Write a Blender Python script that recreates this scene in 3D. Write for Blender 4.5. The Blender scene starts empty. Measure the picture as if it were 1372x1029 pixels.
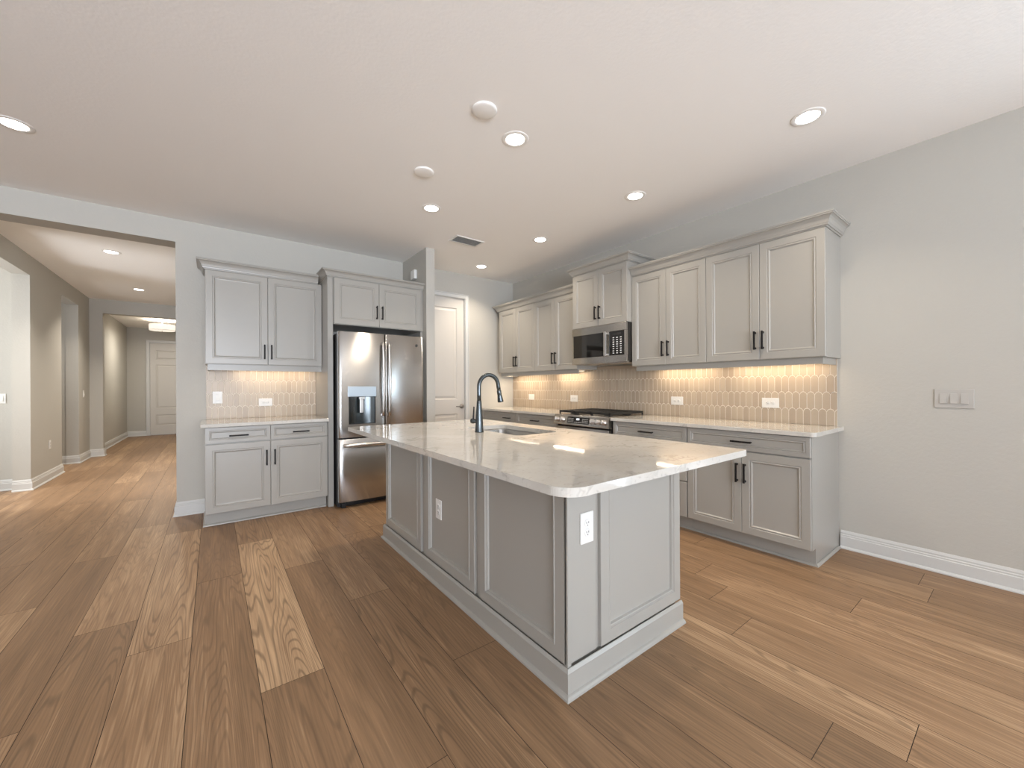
import bpy, bmesh, math, random
from mathutils import Vector, Matrix

S = bpy.context.scene
COL = S.collection
R = math.radians
random.seed(7)

# ------------------------------------------------------------------ camera
cam_d = bpy.data.cameras.new('camera')
cam = bpy.data.objects.new('camera', cam_d)
COL.objects.link(cam)
S.camera = cam
cam_d.sensor_width = 36.0
cam_d.lens = 528.9 / 1372 * 36.0
cam_d.shift_y = 3.3 / 1372
cam_d.clip_start = 0.02
cam.matrix_world = (Matrix.Translation((0, 0, 1.2303)) @ Matrix.Rotation(R(-37.14), 4, 'Z')
                    @ Matrix.Rotation(R(90), 4, 'X') @ Matrix.Rotation(-0.005, 4, 'Z'))

# ------------------------------------------------------------------ exposure, world, daylight
S.view_settings.view_transform = 'Standard'
S.view_settings.look = 'None'
S.view_settings.exposure = -0.09
S.view_settings.gamma = 1.0
S.view_settings.use_curve_mapping = False
S.cycles.max_bounces = 10
S.cycles.diffuse_bounces = 6
S.cycles.glossy_bounces = 5
S.cycles.sample_clamp_indirect = 6.0

W = bpy.data.worlds.new('sky')
S.world = W
W.use_nodes = True
W.node_tree.nodes['Background'].inputs[0].default_value = (0.72, 0.86, 1.0, 1)
W.node_tree.nodes['Background'].inputs[1].default_value = 1.2

def area(name, loc, rot, sx, sy, power, col, shape='RECTANGLE', parent=None, spread=None):
    l = bpy.data.lights.new(name, 'AREA')
    l.shape = shape
    l.size = sx
    if shape == 'RECTANGLE':
        l.size_y = sy
    l.energy = power
    l.color = col
    if spread:
        l.spread = R(spread)
    o = bpy.data.objects.new(name, l)
    COL.objects.link(o)
    o.location = loc
    o.rotation_euler = rot
    if parent:
        o.parent = parent
        o.location = Vector(loc) - wloc(parent)
    return o

# daylight from invented windows out of view: rear glass doors, patio door, left-wall window
DAY = (0.84, 0.90, 1.0)
area('invented_doors_daylight', (-1.2, -6.96, 1.25), (R(134), 0, 0), 5.0, 2.3, 880, (0.82, 0.885, 1.0), spread=130)
area('invented_patio_daylight', (3.83, -1.55, 1.25), (R(100), 0, R(90)), 1.0, 2.3, 62, (0.70, 0.86, 1.0))
area('invented_side_daylight', (-4.12, -0.6, 1.45), (R(128), 0, R(-90)), 2.4, 1.5, 42, DAY, spread=150)
LAMP_W = 7.0          # each recessed lamp
LAMP_C = (1.0, 0.86, 0.70)
UC_W = 2.3            # each under-cabinet bar
UC_C = (1.0, 0.80, 0.58)

# ------------------------------------------------------------------ plan (metres; +Y runs along the range wall)
XR, YB, H = 3.79, 4.97, 2.855
CT = 0.915            # worktop height
CU = 0.885            # underside of worktop
HZ = 2.637            # head of the hall opening

# ------------------------------------------------------------------ materials
def mat(name, col, rough=0.5, metal=0.0, spec=0.5, bump=0.0, bscale=200.0, coat=0.0, aniso=0.0):
    m = bpy.data.materials.new(name)
    m.use_nodes = True
    nt = m.node_tree
    b = nt.nodes['Principled BSDF']
    b.inputs['Base Color'].default_value = (*col, 1)
    b.inputs['Roughness'].default_value = rough
    b.inputs['Metallic'].default_value = metal
    b.inputs['Specular IOR Level'].default_value = spec
    b.inputs['Coat Weight'].default_value = coat
    if aniso:
        b.inputs['Anisotropic'].default_value = aniso
    if bump:
        tc = nt.nodes.new('ShaderNodeTexCoord')
        n = nt.nodes.new('ShaderNodeTexNoise')
        n.inputs['Scale'].default_value = bscale
        n.inputs['Detail'].default_value = 3
        bp = nt.nodes.new('ShaderNodeBump')
        bp.inputs['Strength'].default_value = bump
        bp.inputs['Distance'].default_value = 0.002
        nt.links.new(tc.outputs['Object'], n.inputs['Vector'])
        nt.links.new(n.outputs['Fac'], bp.inputs['Height'])
        nt.links.new(bp.outputs['Normal'], b.inputs['Normal'])
    return m

def emis(name, col, strength):
    m = bpy.data.materials.new(name)
    m.use_nodes = True
    b = m.node_tree.nodes['Principled BSDF']
    b.inputs['Base Color'].default_value = (*col, 1)
    b.inputs['Emission Color'].default_value = (*col, 1)
    b.inputs['Emission Strength'].default_value = strength
    return m

def srgb(r, g, b):
    f = lambda c: (c / 255 / 12.92) if c / 255 <= 0.04045 else ((c / 255 + 0.055) / 1.055) ** 2.4
    return (f(r), f(g), f(b))

M = {}
M['wall'] = mat('wall_paint', srgb(182, 179, 171), 0.75, bump=0.6, bscale=55)
M['ceil'] = mat('ceiling_paint', srgb(247, 245, 242), 0.85, bump=0.45, bscale=60)
M['trim'] = mat('white_trim_paint', srgb(200, 200, 197), 0.4)
M['cab'] = mat('cabinet_paint', srgb(159, 156, 149), 0.30)
M['door'] = mat('door_paint', srgb(200, 196, 189), 0.42)
M['bronze'] = mat('dark_bronze', (0.008, 0.007, 0.007), 0.5, 0.0, spec=0.25)
M['gun'] = mat('gunmetal', (0.085, 0.095, 0.098), 0.24, 0.9)
M['black'] = mat('black_plastic', (0.006, 0.006, 0.007), 0.4)
M['iron'] = mat('cast_iron', (0.012, 0.012, 0.012), 0.55, bump=0.3, bscale=400)
M['glassblack'] = mat('black_glass', (0.012, 0.011, 0.010), 0.05, spec=0.8)
M['white'] = mat('white_plastic', srgb(222, 221, 217), 0.35)
M['greyplate'] = mat('grey_plastic', srgb(178, 174, 167), 0.35)
M['lamptrim'] = mat('lamp_trim_paint', srgb(240, 238, 234), 0.5)
M['dark'] = mat('dark_slot', (0.02, 0.02, 0.02), 0.6)
M['basin'] = mat('sink_steel', (0.42, 0.41, 0.39), 0.25, 1.0)
M['nickel'] = mat('satin_nickel', (0.30, 0.28, 0.26), 0.3, 1.0)
M['grout'] = mat('grout', srgb(232, 225, 212), 0.85)
M['lens'] = emis('lamp_lens', (1.0, 0.95, 0.88), 14.0)
M['lens_uc'] = emis('bar_lens', (1.0, 0.82, 0.58), 3.0)
M['shade'] = emis('lamp_shade_fabric', (1.0, 0.93, 0.82), 0.75)
M['lcd'] = emis('clock_display', (0.9, 0.95, 1.0), 0.9)
M['key'] = mat('key_print', (0.75, 0.75, 0.75), 0.4)
M['underlay'] = mat('plank_joint', (0.035, 0.022, 0.014), 0.8)
M['vinyl'] = mat('window_frame_vinyl', (0.8, 0.8, 0.8), 0.4)

def steel_mat(name, col, rough, ax):
    m = mat(name, col, rough, 1.0)
    nt = m.node_tree
    b = nt.nodes['Principled BSDF']
    tc = nt.nodes.new('ShaderNodeTexCoord')
    mp = nt.nodes.new('ShaderNodeMapping')
    mp.inputs['Scale'].default_value = ax
    n = nt.nodes.new('ShaderNodeTexNoise')
    n.inputs['Scale'].default_value = 1.0
    n.inputs['Detail'].default_value = 2
    mr = nt.nodes.new('ShaderNodeMapRange')
    mr.inputs['To Min'].default_value = rough - 0.02
    mr.inputs['To Max'].default_value = rough + 0.03
    nt.links.new(tc.outputs['Object'], mp.inputs['Vector'])
    nt.links.new(mp.outputs['Vector'], n.inputs['Vector'])
    nt.links.new(n.outputs['Fac'], mr.inputs['Value'])
    nt.links.new(mr.outputs['Result'], b.inputs['Roughness'])
    b.inputs['Anisotropic'].default_value = 0.94
    b.inputs['Anisotropic Rotation'].default_value = 0.25
    tg = nt.nodes.new('ShaderNodeTangent')
    tg.direction_type = 'RADIAL'
    tg.axis = 'Z'
    nt.links.new(tg.outputs['Tangent'], b.inputs['Tangent'])
    return m
M['steel'] = steel_mat('brushed_stainless', (0.50, 0.49, 0.475), 0.24, (2, 2, 1100))
M['steel2'] = steel_mat('plain_stainless', (0.55, 0.53, 0.50), 0.22, (6, 6, 600))
M['handle_steel'] = mat('satin_stainless', (0.66, 0.64, 0.62), 0.28, 1.0)
M['panel_steel'] = mat('dispenser_silver', (0.42, 0.47, 0.51), 0.35, 0.8)

# tile: glazed, tone varies from tile to tile
def tile_mat():
    m = mat('picket_tile_glaze', (0.5, 0.4, 0.3), 0.30, spec=0.35)
    nt = m.node_tree
    b = nt.nodes['Principled BSDF']
    at = nt.nodes.new('ShaderNodeAttribute')
    at.attribute_name = 'tone'
    r = nt.nodes.new('ShaderNodeValToRGB')
    r.color_ramp.elements[0].color = (*srgb(172, 156, 137), 1)
    r.color_ramp.elements[1].color = (*srgb(182, 167, 147), 1)
    nt.links.new(at.outputs['Fac'], r.inputs['Fac'])
    nt.links.new(r.outputs['Color'], b.inputs['Base Color'])
    tc = nt.nodes.new('ShaderNodeTexCoord')
    n = nt.nodes.new('ShaderNodeTexNoise')
    n.inputs['Scale'].default_value = 22
    bp = nt.nodes.new('ShaderNodeBump')
    bp.inputs['Strength'].default_value = 0.25
    bp.inputs['Distance'].default_value = 0.004
    nt.links.new(tc.outputs['Object'], n.inputs['Vector'])
    nt.links.new(n.outputs['Fac'], bp.inputs['Height'])
    nt.links.new(bp.outputs['Normal'], b.inputs['Normal'])
    return m
M['tile'] = tile_mat()

def quartz_mat():
    m = mat('veined_quartz', (0.7, 0.68, 0.64), 0.05, spec=0.65)
    nt = m.node_tree
    N, L = nt.nodes, nt.links
    b = N['Principled BSDF']
    tc = N.new('ShaderNodeTexCoord')
    w = N.new('ShaderNodeTexNoise')
    w.inputs['Scale'].default_value = 1.6
    w.inputs['Detail'].default_value = 5
    w.inputs['Roughness'].default_value = 0.62
    L.new(tc.outputs['Object'], w.inputs['Vector'])
    # thin veins where a warped noise crosses its middle value
    mx = N.new('ShaderNodeVectorMath')
    mx.operation = 'SCALE'
    mx.inputs['Scale'].default_value = 0.55
    L.new(w.outputs['Color'], mx.inputs[0])
    ad = N.new('ShaderNodeVectorMath')
    L.new(tc.outputs['Object'], ad.inputs[0])
    L.new(mx.outputs[0], ad.inputs[1])
    mp = N.new('ShaderNodeMapping')
    mp.inputs['Rotation'].default_value = (0, 0, R(32))
    mp.inputs['Scale'].default_value = (1.0, 2.4, 1.6)
    L.new(ad.outputs[0], mp.inputs['Vector'])
    v = N.new('ShaderNodeTexNoise')
    v.inputs['Scale'].default_value = 2.1
    v.inputs['Detail'].default_value = 6
    v.inputs['Roughness'].default_value = 0.6
    L.new(mp.outputs[0], v.inputs['Vector'])
    s = N.new('ShaderNodeMath'); s.operation = 'SUBTRACT'; s.inputs[1].default_value = 0.5
    a = N.new('ShaderNodeMath'); a.operation = 'ABSOLUTE'
    L.new(v.outputs['Fac'], s.inputs[0]); L.new(s.outputs[0], a.inputs[0])
    vr = N.new('ShaderNodeMapRange')
    vr.inputs['From Min'].default_value = 0.0
    vr.inputs['From Max'].default_value = 0.026
    vr.inputs['To Min'].default_value = 1.0
    vr.inputs['To Max'].default_value = 0.0
    L.new(a.outputs[0], vr.inputs['Value'])
    # veins only in some places
    k = N.new('ShaderNodeTexNoise'); k.inputs['Scale'].default_value = 3.3; k.inputs['Detail'].default_value = 3
    L.new(tc.outputs['Object'], k.inputs['Vector'])
    kr = N.new('ShaderNodeMapRange')
    kr.inputs['From Min'].default_value = 0.47; kr.inputs['From Max'].default_value = 0.60
    L.new(k.outputs['Fac'], kr.inputs['Value'])
    mu = N.new('ShaderNodeMath'); mu.operation = 'MULTIPLY'
    L.new(vr.outputs[0], mu.inputs[0]); L.new(kr.outputs[0], mu.inputs[1])
    mu2 = N.new('ShaderNodeMath'); mu2.operation = 'MULTIPLY'; mu2.inputs[1].default_value = 0.6
    L.new(mu.outputs[0], mu2.inputs[0])
    base = N.new('ShaderNodeValToRGB')
    base.color_ramp.elements[0].position = 0.35
    base.color_ramp.elements[0].color = (*srgb(190, 186, 178), 1)
    base.color_ramp.elements[1].position = 0.62
    base.color_ramp.elements[1].color = (*srgb(206, 203, 196), 1)
    L.new(w.outputs['Fac'], base.inputs['Fac'])
    # fine grey fleck
    f = N.new('ShaderNodeTexNoise'); f.inputs['Scale'].default_value = 60; f.inputs['Detail'].default_value = 3
    L.new(tc.outputs['Object'], f.inputs['Vector'])
    fr = N.new('ShaderNodeMapRange')
    fr.inputs['From Min'].default_value = 0.60; fr.inputs['From Max'].default_value = 0.72
    fr.inputs['To Max'].default_value = 0.30
    L.new(f.outputs['Fac'], fr.inputs['Value'])
    mm = N.new('ShaderNodeMath'); mm.operation = 'MAXIMUM'
    L.new(mu2.outputs[0], mm.inputs[0]); L.new(fr.outputs[0], mm.inputs[1])
    mix = N.new('ShaderNodeMix'); mix.data_type = 'RGBA'
    L.new(mm.outputs[0], mix.inputs[0])
    L.new(base.outputs['Color'], mix.inputs[6])
    mix.inputs[7].default_value = (*srgb(128, 122, 116), 1)
    L.new(mix.outputs[2], b.inputs['Base Color'])
    return m
M['quartz'] = quartz_mat()

def wood_mat():
    m = mat('oak_plank', (0.3, 0.2, 0.12), 0.42, spec=0.28)
    nt = m.node_tree
    N, L = nt.nodes, nt.links
    b = N['Principled BSDF']
    uv = N.new('ShaderNodeUVMap'); uv.uv_map = 'UVMap'
    tone = N.new('ShaderNodeAttribute'); tone.attribute_name = 'tone'
    def mapped(sx, sy):
        p = N.new('ShaderNodeMapping'); p.inputs['Scale'].default_value = (sx, sy, 1)
        L.new(uv.outputs[0], p.inputs['Vector']); return p
    # cathedral figure: contour lines of a smooth field stretched along the plank
    p1 = mapped(6.5, 0.36)
    n1 = N.new('ShaderNodeTexNoise'); n1.inputs['Scale'].default_value = 1.0
    n1.inputs['Detail'].default_value = 2.5; n1.inputs['Roughness'].default_value = 0.3
    n1.inputs['Distortion'].default_value = 0.0
    L.new(p1.outputs[0], n1.inputs['Vector'])
    ml = N.new('ShaderNodeMath'); ml.operation = 'MULTIPLY'; ml.inputs[1].default_value = 230
    L.new(n1.outputs['Fac'], ml.inputs[0])
    sn = N.new('ShaderNodeMath'); sn.operation = 'SINE'
    L.new(ml.outputs[0], sn.inputs[0])
    lr = N.new('ShaderNodeMapRange')
    lr.inputs['From Min'].default_value = 0.35; lr.inputs['From Max'].default_value = 1.0
    L.new(sn.outputs[0], lr.inputs['Value'])
    # strength of the figure differs from plank to plank
    ta = N.new('ShaderNodeSeparateColor'); L.new(tone.outputs['Color'], ta.inputs[0])
    lm = N.new('ShaderNodeMath'); lm.operation = 'MULTIPLY'
    L.new(lr.outputs[0], lm.inputs[0]); L.new(ta.outputs['Green'], lm.inputs[1])
    # fibres
    p2 = mapped(130, 3.2)
    n2 = N.new('ShaderNodeTexNoise'); n2.inputs['Scale'].default_value = 1; n2.inputs['Detail'].default_value = 3
    L.new(p2.outputs[0], n2.inputs['Vector'])
    p3 = mapped(14, 0.9)
    n3 = N.new('ShaderNodeTexNoise'); n3.inputs['Scale'].default_value = 1; n3.inputs['Detail'].default_value = 4
    L.new(p3.outputs[0], n3.inputs['Vector'])
    # knots
    p4 = mapped(4.2, 0.9)
    vo = N.new('ShaderNodeTexVoronoi'); vo.inputs['Scale'].default_value = 1
    L.new(p4.outputs[0], vo.inputs['Vector'])
    kr = N.new('ShaderNodeMapRange')
    kr.inputs['From Min'].default_value = 0.015; kr.inputs['From Max'].default_value = 0.05
    kr.inputs['To Min'].default_value = 0.55; kr.inputs['To Max'].default_value = 0.0
    L.new(vo.outputs['Distance'], kr.inputs['Value'])
    cr = N.new('ShaderNodeValToRGB')
    e = cr.color_ramp.elements
    e[0].position = 0.0; e[0].color = (*srgb(112, 88, 65), 1)
    e[1].position = 1.0; e[1].color = (*srgb(196, 165, 130), 1)
    x = e.new(0.5); x.color = (*srgb(146, 116, 87), 1)
    s1 = N.new('ShaderNodeMath'); s1.operation = 'MULTIPLY_ADD'; s1.inputs[1].default_value = 0.8
    L.new(n3.outputs['Fac'], s1.inputs[0]); 
    o1 = N.new('ShaderNodeMath'); o1.operation = 'SUBTRACT'; o1.inputs[1].default_value = 0.4
    L.new(ta.outputs['Red'], o1.inputs[0]); L.new(o1.outputs[0], s1.inputs[2])
    s2 = N.new('ShaderNodeMath'); s2.operation = 'MULTIPLY_ADD'; s2.inputs[1].default_value = 0.9
    o2 = N.new('ShaderNodeMath'); o2.operation = 'SUBTRACT'; o2.inputs[1].default_value = 0.45
    L.new(s1.outputs[0], o2.inputs[0])
    L.new(n2.outputs['Fac'], s2.inputs[0]); L.new(o2.outputs[0], s2.inputs[2])
    L.new(s2.outputs[0], cr.inputs['Fac'])
    mix = N.new('ShaderNodeMix'); mix.data_type = 'RGBA'
    fm = N.new('ShaderNodeMath'); fm.operation = 'MAXIMUM'
    L.new(lm.outputs[0], fm.inputs[0]); L.new(kr.outputs[0], fm.inputs[1])
    L.new(fm.outputs[0], mix.inputs[0])
    L.new(cr.outputs['Color'], mix.inputs[6])
    mix.inputs[7].default_value = (*srgb(90, 72, 54), 1)
    L.new(mix.outputs[2], b.inputs['Base Color'])
    rr = N.new('ShaderNodeMapRange'); rr.inputs['To Min'].default_value = 0.34; rr.inputs['To Max'].default_value = 0.5
    L.new(n2.outputs['Fac'], rr.inputs['Value']); L.new(rr.outputs[0], b.inputs['Roughness'])
    bp = N.new('ShaderNodeBump'); bp.inputs['Strength'].default_value = 0.15; bp.inputs['Distance'].default_value = 0.001
    L.new(n2.outputs['Fac'], bp.inputs['Height']); L.new(bp.outputs[0], b.inputs['Normal'])
    return m
M['wood'] = wood_mat()

# ------------------------------------------------------------------ mesh builder
class MB:
    def __init__(self, O=(0, 0, 0), U=(1, 0, 0), V=(0, 0, 1), N=(0, -1, 0)):
        self.bm = bmesh.new()
        self.frame(O, U, V, N)
        self.mi = 0
        self.smooth = False
    def frame(self, O=(0, 0, 0), U=(1, 0, 0), V=(0, 0, 1), N=(0, -1, 0)):
        self.O, self.U, self.V, self.N = Vector(O), Vector(U), Vector(V), Vector(N)
        return self
    def w(self, p):
        return self.O + self.U * p[0] + self.V * p[1] + self.N * p[2]
    def face(self, vs, sm=None):
        try:
            f = self.bm.faces.new(vs)
        except ValueError:
            return None
        f.material_index = self.mi
        f.smooth = self.smooth if sm is None else sm
        return f
    def box(self, a, b, bev=0.0, seg=2):
        lo = [min(a[i], b[i]) for i in range(3)]
        hi = [max(a[i], b[i]) for i in range(3)]
        vs = [self.bm.verts.new(self.w((x, y, z))) for z in (lo[2], hi[2]) for y in (lo[1], hi[1]) for x in (lo[0], hi[0])]
        fs = [self.face([vs[i] for i in q], False) for q in
              ((0, 2, 3, 1), (4, 5, 7, 6), (0, 1, 5, 4), (2, 6, 7, 3), (0, 4, 6, 2), (1, 3, 7, 5))]
        if bev > 0:
            bev = min(bev, min(hi[i] - lo[i] for i in range(3)) * 0.45)
            es = list({e for f in fs for e in f.edges})
            bmesh.ops.bevel(self.bm, geom=es, offset=bev, segments=seg, affect='EDGES', profile=0.5, material=self.mi)
        return self
    def rings(self, rings, cap0=True, cap1=True, closed=True, sm=True):
        vr = [[self.bm.verts.new(self.w(p)) for p in r] for r in rings]
        n = len(vr[0])
        for i in range(len(vr) - 1):
            for j in range(n if closed else n - 1):
                k = (j + 1) % n
                self.face([vr[i][j], vr[i][k], vr[i + 1][k], vr[i + 1][j]], sm)
        if cap0: self.face(list(reversed(vr[0])), False)
        if cap1: self.face(vr[-1], False)
        return self
    def panel(self, u0, v0, u1, v1, prof, back=True):
        """stepped rectangular relief: prof = [(inset, height)...], last one is capped"""
        rs = []
        for i, n in prof:
            rs.append([(u0 + i, v0 + i, n), (u1 - i, v0 + i, n), (u1 - i, v1 - i, n), (u0 + i, v1 - i, n)])
        return self.rings(rs, cap0=back, cap1=True, sm=False)
    def lathe(self, c, axis, prof, seg=24, cap0=True, cap1=True):
        """prof = [(radius, along)], axis in local frame"""
        ax = Vector(axis).normalized()
        t = Vector((1, 0, 0)) if abs(ax.x) < 0.8 else Vector((0, 1, 0))
        e1 = ax.cross(t).normalized(); e2 = ax.cross(e1)
        c = Vector(c)
        rs = [[c + ax * h + (e1 * math.cos(2 * math.pi * k / seg) + e2 * math.sin(2 * math.pi * k / seg)) * max(r, 1e-5)
               for k in range(seg)] for r, h in prof]
        return self.rings(rs, cap0, cap1, True, True)
    def tube(self, pts, rad, seg=16):
        pts = [Vector(p) for p in pts]
        rs = []
        up = None
        for i, p in enumerate(pts):
            d = (pts[min(i + 1, len(pts) - 1)] - pts[max(i - 1, 0)]).normalized()
            if up is None:
                up = d.orthogonal().normalized()
            up = (up - d * up.dot(d)).normalized()
            s = d.cross(up)
            r = rad[i] if isinstance(rad, (list, tuple)) else rad
            rs.append([p + (up * math.cos(2 * math.pi * k / seg) + s * math.sin(2 * math.pi * k / seg)) * r for k in range(seg)])
        return self.rings(rs, True, True, True, True)
    def sweep(self, path, prof, side=1, closed=False):
        """path: plan points (x,y); prof: (out, z); out is measured to the left (side=1) of the path"""
        P = [Vector((p[0], p[1])) for p in path]
        n = len(P)
        rs = []
        for i in range(n):
            def nrm(a, b):
                d = (b - a).normalized(); return Vector((-d.y, d.x)) * side
            if closed:
                n0, n1 = nrm(P[i - 1], P[i]), nrm(P[i], P[(i + 1) % n])
            else:
                n0 = nrm(P[i - 1], P[i]) if i > 0 else nrm(P[0], P[1])
                n1 = nrm(P[i], P[i + 1]) if i < n - 1 else n0
            m = (n0 + n1); m = m / max(m.dot(n0), 1e-4) if m.length > 1e-4 else n0
            rs.append([(P[i].x + m.x * o, P[i].y + m.y * o, z) for o, z in prof])
        sv = (self.O, self.U, self.V, self.N)
        self.frame((0, 0, 0), (1, 0, 0), (0, 1, 0), (0, 0, 1))
        if closed: rs.append(rs[0])
        self.rings(rs, not closed, not closed, True, False)
        self.O, self.U, self.V, self.N = sv
        return self
    def prism(self, pts, z0, z1, hole=None):
        """plan outline (u,v) extruded along n from z0 to z1, optional hole loop"""
        def loop(z, L): return [self.bm.verts.new(self.w((p[0], p[1], z))) for p in L]
        a, b = loop(z0, pts), loop(z1, pts)
        loops = [(a, b)]
        for i in range(len(pts)):
            j = (i + 1) % len(pts)
            self.face([a[i], a[j], b[j], b[i]])
        if hole:
            c, d = loop(z0, hole), loop(z1, hole)
            for i in range(len(hole)):
                j = (i + 1) % len(hole)
                self.face([c[j], c[i], d[i], d[j]])
            for o, q in ((a, c), (b, d)):
                es = []
                for L in (o, q):
                    for i in range(len(L)):
                        e = self.bm.edges.get((L[i], L[(i + 1) % len(L)]))
                        es.append(e)
                r = bmesh.ops.triangle_fill(self.bm, edges=es, use_beauty=True)
                for g in r['geom']:
                    if isinstance(g, bmesh.types.BMFace):
                        g.material_index = self.mi; g.smooth = False
        else:
            self.face(list(reversed(a)), False); self.face(b, False)
        return self

def wloc(o):
    v = Vector((0, 0, 0))
    while o is not None:
        v = v + o.location
        o = o.parent
    return v

def build(name, mb, mats, parent=None, label=None, cat=None, group=None, kind=None, base=None, attr=None):
    me = bpy.data.meshes.new(name)
    bm = mb.bm
    bmesh.ops.recalc_face_normals(bm, faces=bm.faces)
    o = bpy.data.objects.new(name, me)
    COL.objects.link(o)
    if parent is not None:
        o.parent = parent
        off = wloc(parent)
    else:
        off = Vector(base) if base is not None else Vector((0, 0, 0))
        o.location = off
    if off.length > 0:
        bmesh.ops.translate(bm, verts=bm.verts, vec=-off)
    bm.to_mesh(me)
    bm.free()
    for m in (mats if isinstance(mats, (list, tuple)) else [mats]):
        me.materials.append(M[m])
    if label: o['label'] = label
    if cat: o['category'] = cat
    if group: o['group'] = group
    if kind: o['kind'] = kind
    return o

def thing(name, label, cat, loc, group=None):
    o = bpy.data.objects.new(name, None)
    o.empty_display_size = 0.05
    COL.objects.link(o)
    o.location = loc
    o['label'] = label
    o['category'] = cat
    if group: o['group'] = group
    return o

def copy_tree(o, parent=None):
    c = o.copy()
    COL.objects.link(c)
    if parent is not None:
        c.parent = parent
    for ch in list(o.children):
        copy_tree(ch, c)
    return c

def struct(name, mb, mats, parent=None):
    return build(name, mb, mats, parent, kind=None if parent else 'structure')

PLAN = dict(O=(0, 0, 0), U=(1, 0, 0), V=(0, 1, 0), N=(0, 0, 1))

# ------------------------------------------------------------------ floor: planks 0.2355 x 1.88 laid along Y
def make_floor():
    mb = MB(**PLAN)
    bm = mb.bm
    uvl = bm.loops.layers.uv.new('UVMap')
    cl = bm.loops.layers.float_color.new('tone')
    w, L, x0 = 0.2355, 1.88, -0.087
    joints = {-2: 2.877, -1: 2.513, 0: 3.177, -3: 4.08, -4: 3.39, 1: 3.76, 2: 3.065, 3: 2.38, 4: 1.578, 10: 1.131, 12: 0.60, 15: 0.43}
    # (column, index along it) -> (tone, strength of figure)
    known = {(-2, 0): (0.62, 0.25), (-2, -1): (0.36, 0.45), (-1, 0): (0.66, 0.5), (-1, -1): (0.56, 0.3), (0, 0): (0.30, 0.2),
             (0, -1): (0.42, 0.35), (1, -1): (0.80, 0.55), (1, 0): (0.52, 0.4), (2, -1): (0.36, 0.2), (2, 0): (0.6, 0.25),
             (3, -1): (0.40, 0.5), (3, 0): (0.52, 0.3), (4, 0): (0.40, 0.3), (4, -1): (0.34, 0.3), (4, 1): (0.42, 0.3),
             (-3, -1): (0.32, 0.25), (-3, 0): (0.50, 0.3), (-4, -1): (0.60, 0.2), (-4, 0): (0.42, 0.25), (-1, 1): (0.36, 0.2),
             (10, -1): (0.52, 0.2), (10, 0): (0.40, 0.25), (12, 0): (0.36, 0.2), (12, -1): (0.5, 0.2), (15, 0): (0.36, 0.25), (15, -1): (0.46, 0.2),
             (7, 0): (0.30, 0.5), (8, 0): (0.6, 0.5), (7, -1): (0.30, 0.5), (8, -1): (0.52, 0.4), (9, 0): (0.50, 0.2)}
    rnd = random.Random(11)
    g = 0.0011
    for c in range(-18, 17):
        xa, xb = x0 + c * w, x0 + (c + 1) * w
        if xa > XR + 0.1: continue
        j = joints.get(c, rnd.uniform(0, L))
        k0 = int(math.floor((-7.2 - j) / L))
        for k in range(k0, 10):
            ya, yb = j + k * L, j + (k + 1) * L
            ya, yb = max(ya, -7.2), min(yb, 14.2)
            if yb <= ya: continue
            t, s = known.get((c, k), (rnd.choice((0.28, 0.34, 0.40, 0.46, 0.52, 0.58)), rnd.uniform(0.1, 0.4)))
            ou, ov = rnd.uniform(0, 60), rnd.uniform(0, 60)
            vs = [bm.verts.new((x, y, 0)) for x, y in ((xa + g, ya + g), (xb - g, ya + g), (xb - g, yb - g), (xa + g, yb - g))]
            f = bm.faces.new(vs)
            for lp in f.loops:
                lp[uvl].uv = (lp.vert.co.x - xa + ou, lp.vert.co.y - ya + ov)
                lp[cl] = (t, s, 0, 1)
    mb.mi = 1
    mb.box((-4.4, -7.2, -0.12), (XR + 0.15, 14.2, -0.0012))
    return struct('floor', mb, ['wood', 'underlay'])
make_floor()

# ------------------------------------------------------------------ walls
XH = -1.77            # hall left wall
XP = -0.283           # jamb of the hall opening
YH = 10.24            # end wall of the hall
SX0, SX1, SY = 1.983, 2.09, 4.262   # partition beside the fridge
DX0, DX1, DZ = 2.095, 2.912, 2.50   # pantry door opening

def wall(name, boxes):
    mb = MB(**PLAN)
    for a, b in boxes: mb.box(a, b)
    return struct(name, mb, 'wall')

wall('wall_right', [((XR, -1.0, 0), (XR + 0.15, YB + 0.22, H)), ((XR, -7.05, 0), (XR + 0.15, -2.1, H)), ((XR, -2.1, 2.42), (XR + 0.15, -1.0, H))])
wall('wall_back', [((XP, YB, 0), (DX0, YB + 0.22, H)), ((DX0, YB, DZ), (DX1, YB + 0.22, H)), ((DX1, YB, 0), (XR, YB + 0.22, H)),
                   ((XH, YB, HZ), (XP, YB + 0.22, H)), ((-4.25, YB, 0), (XH, YB + 0.22, H))])
wall('wall_partition', [((SX0, SY, 0), (SX1, YB, H))])
wall('wall_hall_left', [((XH - 0.144, YB + 0.22, 0), (XH, 6.2, H)), ((XH - 0.144, 6.2, 2.612), (XH, 7.36, H)),
                        ((XH - 0.144, 7.36, 0), (XH, 8.60, H)), ((XH - 0.144, 8.60, 2.61), (XH, 9.52, H)),
                        ((XH - 0.144, 9.52, 0), (XH, YH + 0.14, H))])
wall('wall_hall_right', [((-0.15, YB + 0.22, 0), (0.0, YH + 0.14, H))])
wall('wall_hall_end', [((XH, YH, 2.605), (-0.15, YH + 0.14, H)), ((XH, YH, 0), (-1.60, YH + 0.14, 2.605)),
                       ((-0.32, YH, 0), (-0.15, YH + 0.14, 2.605))])
wall('wall_foyer_left', [((-1.90, YH + 0.14, 0), (-1.745, 13.9, 2.79))])
wall('wall_foyer_right', [((-0.12, YH + 0.14, 0), (0.03, 13.9, 2.79))])
wall('wall_foyer_end', [((-1.90, 13.9, 0), (-1.315, 14.05, 2.79)), ((-1.315, 13.9, 2.42), (-0.40, 14.05, 2.79)), ((-0.40, 13.9, 0), (0.03, 14.05, 2.79))])
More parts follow.
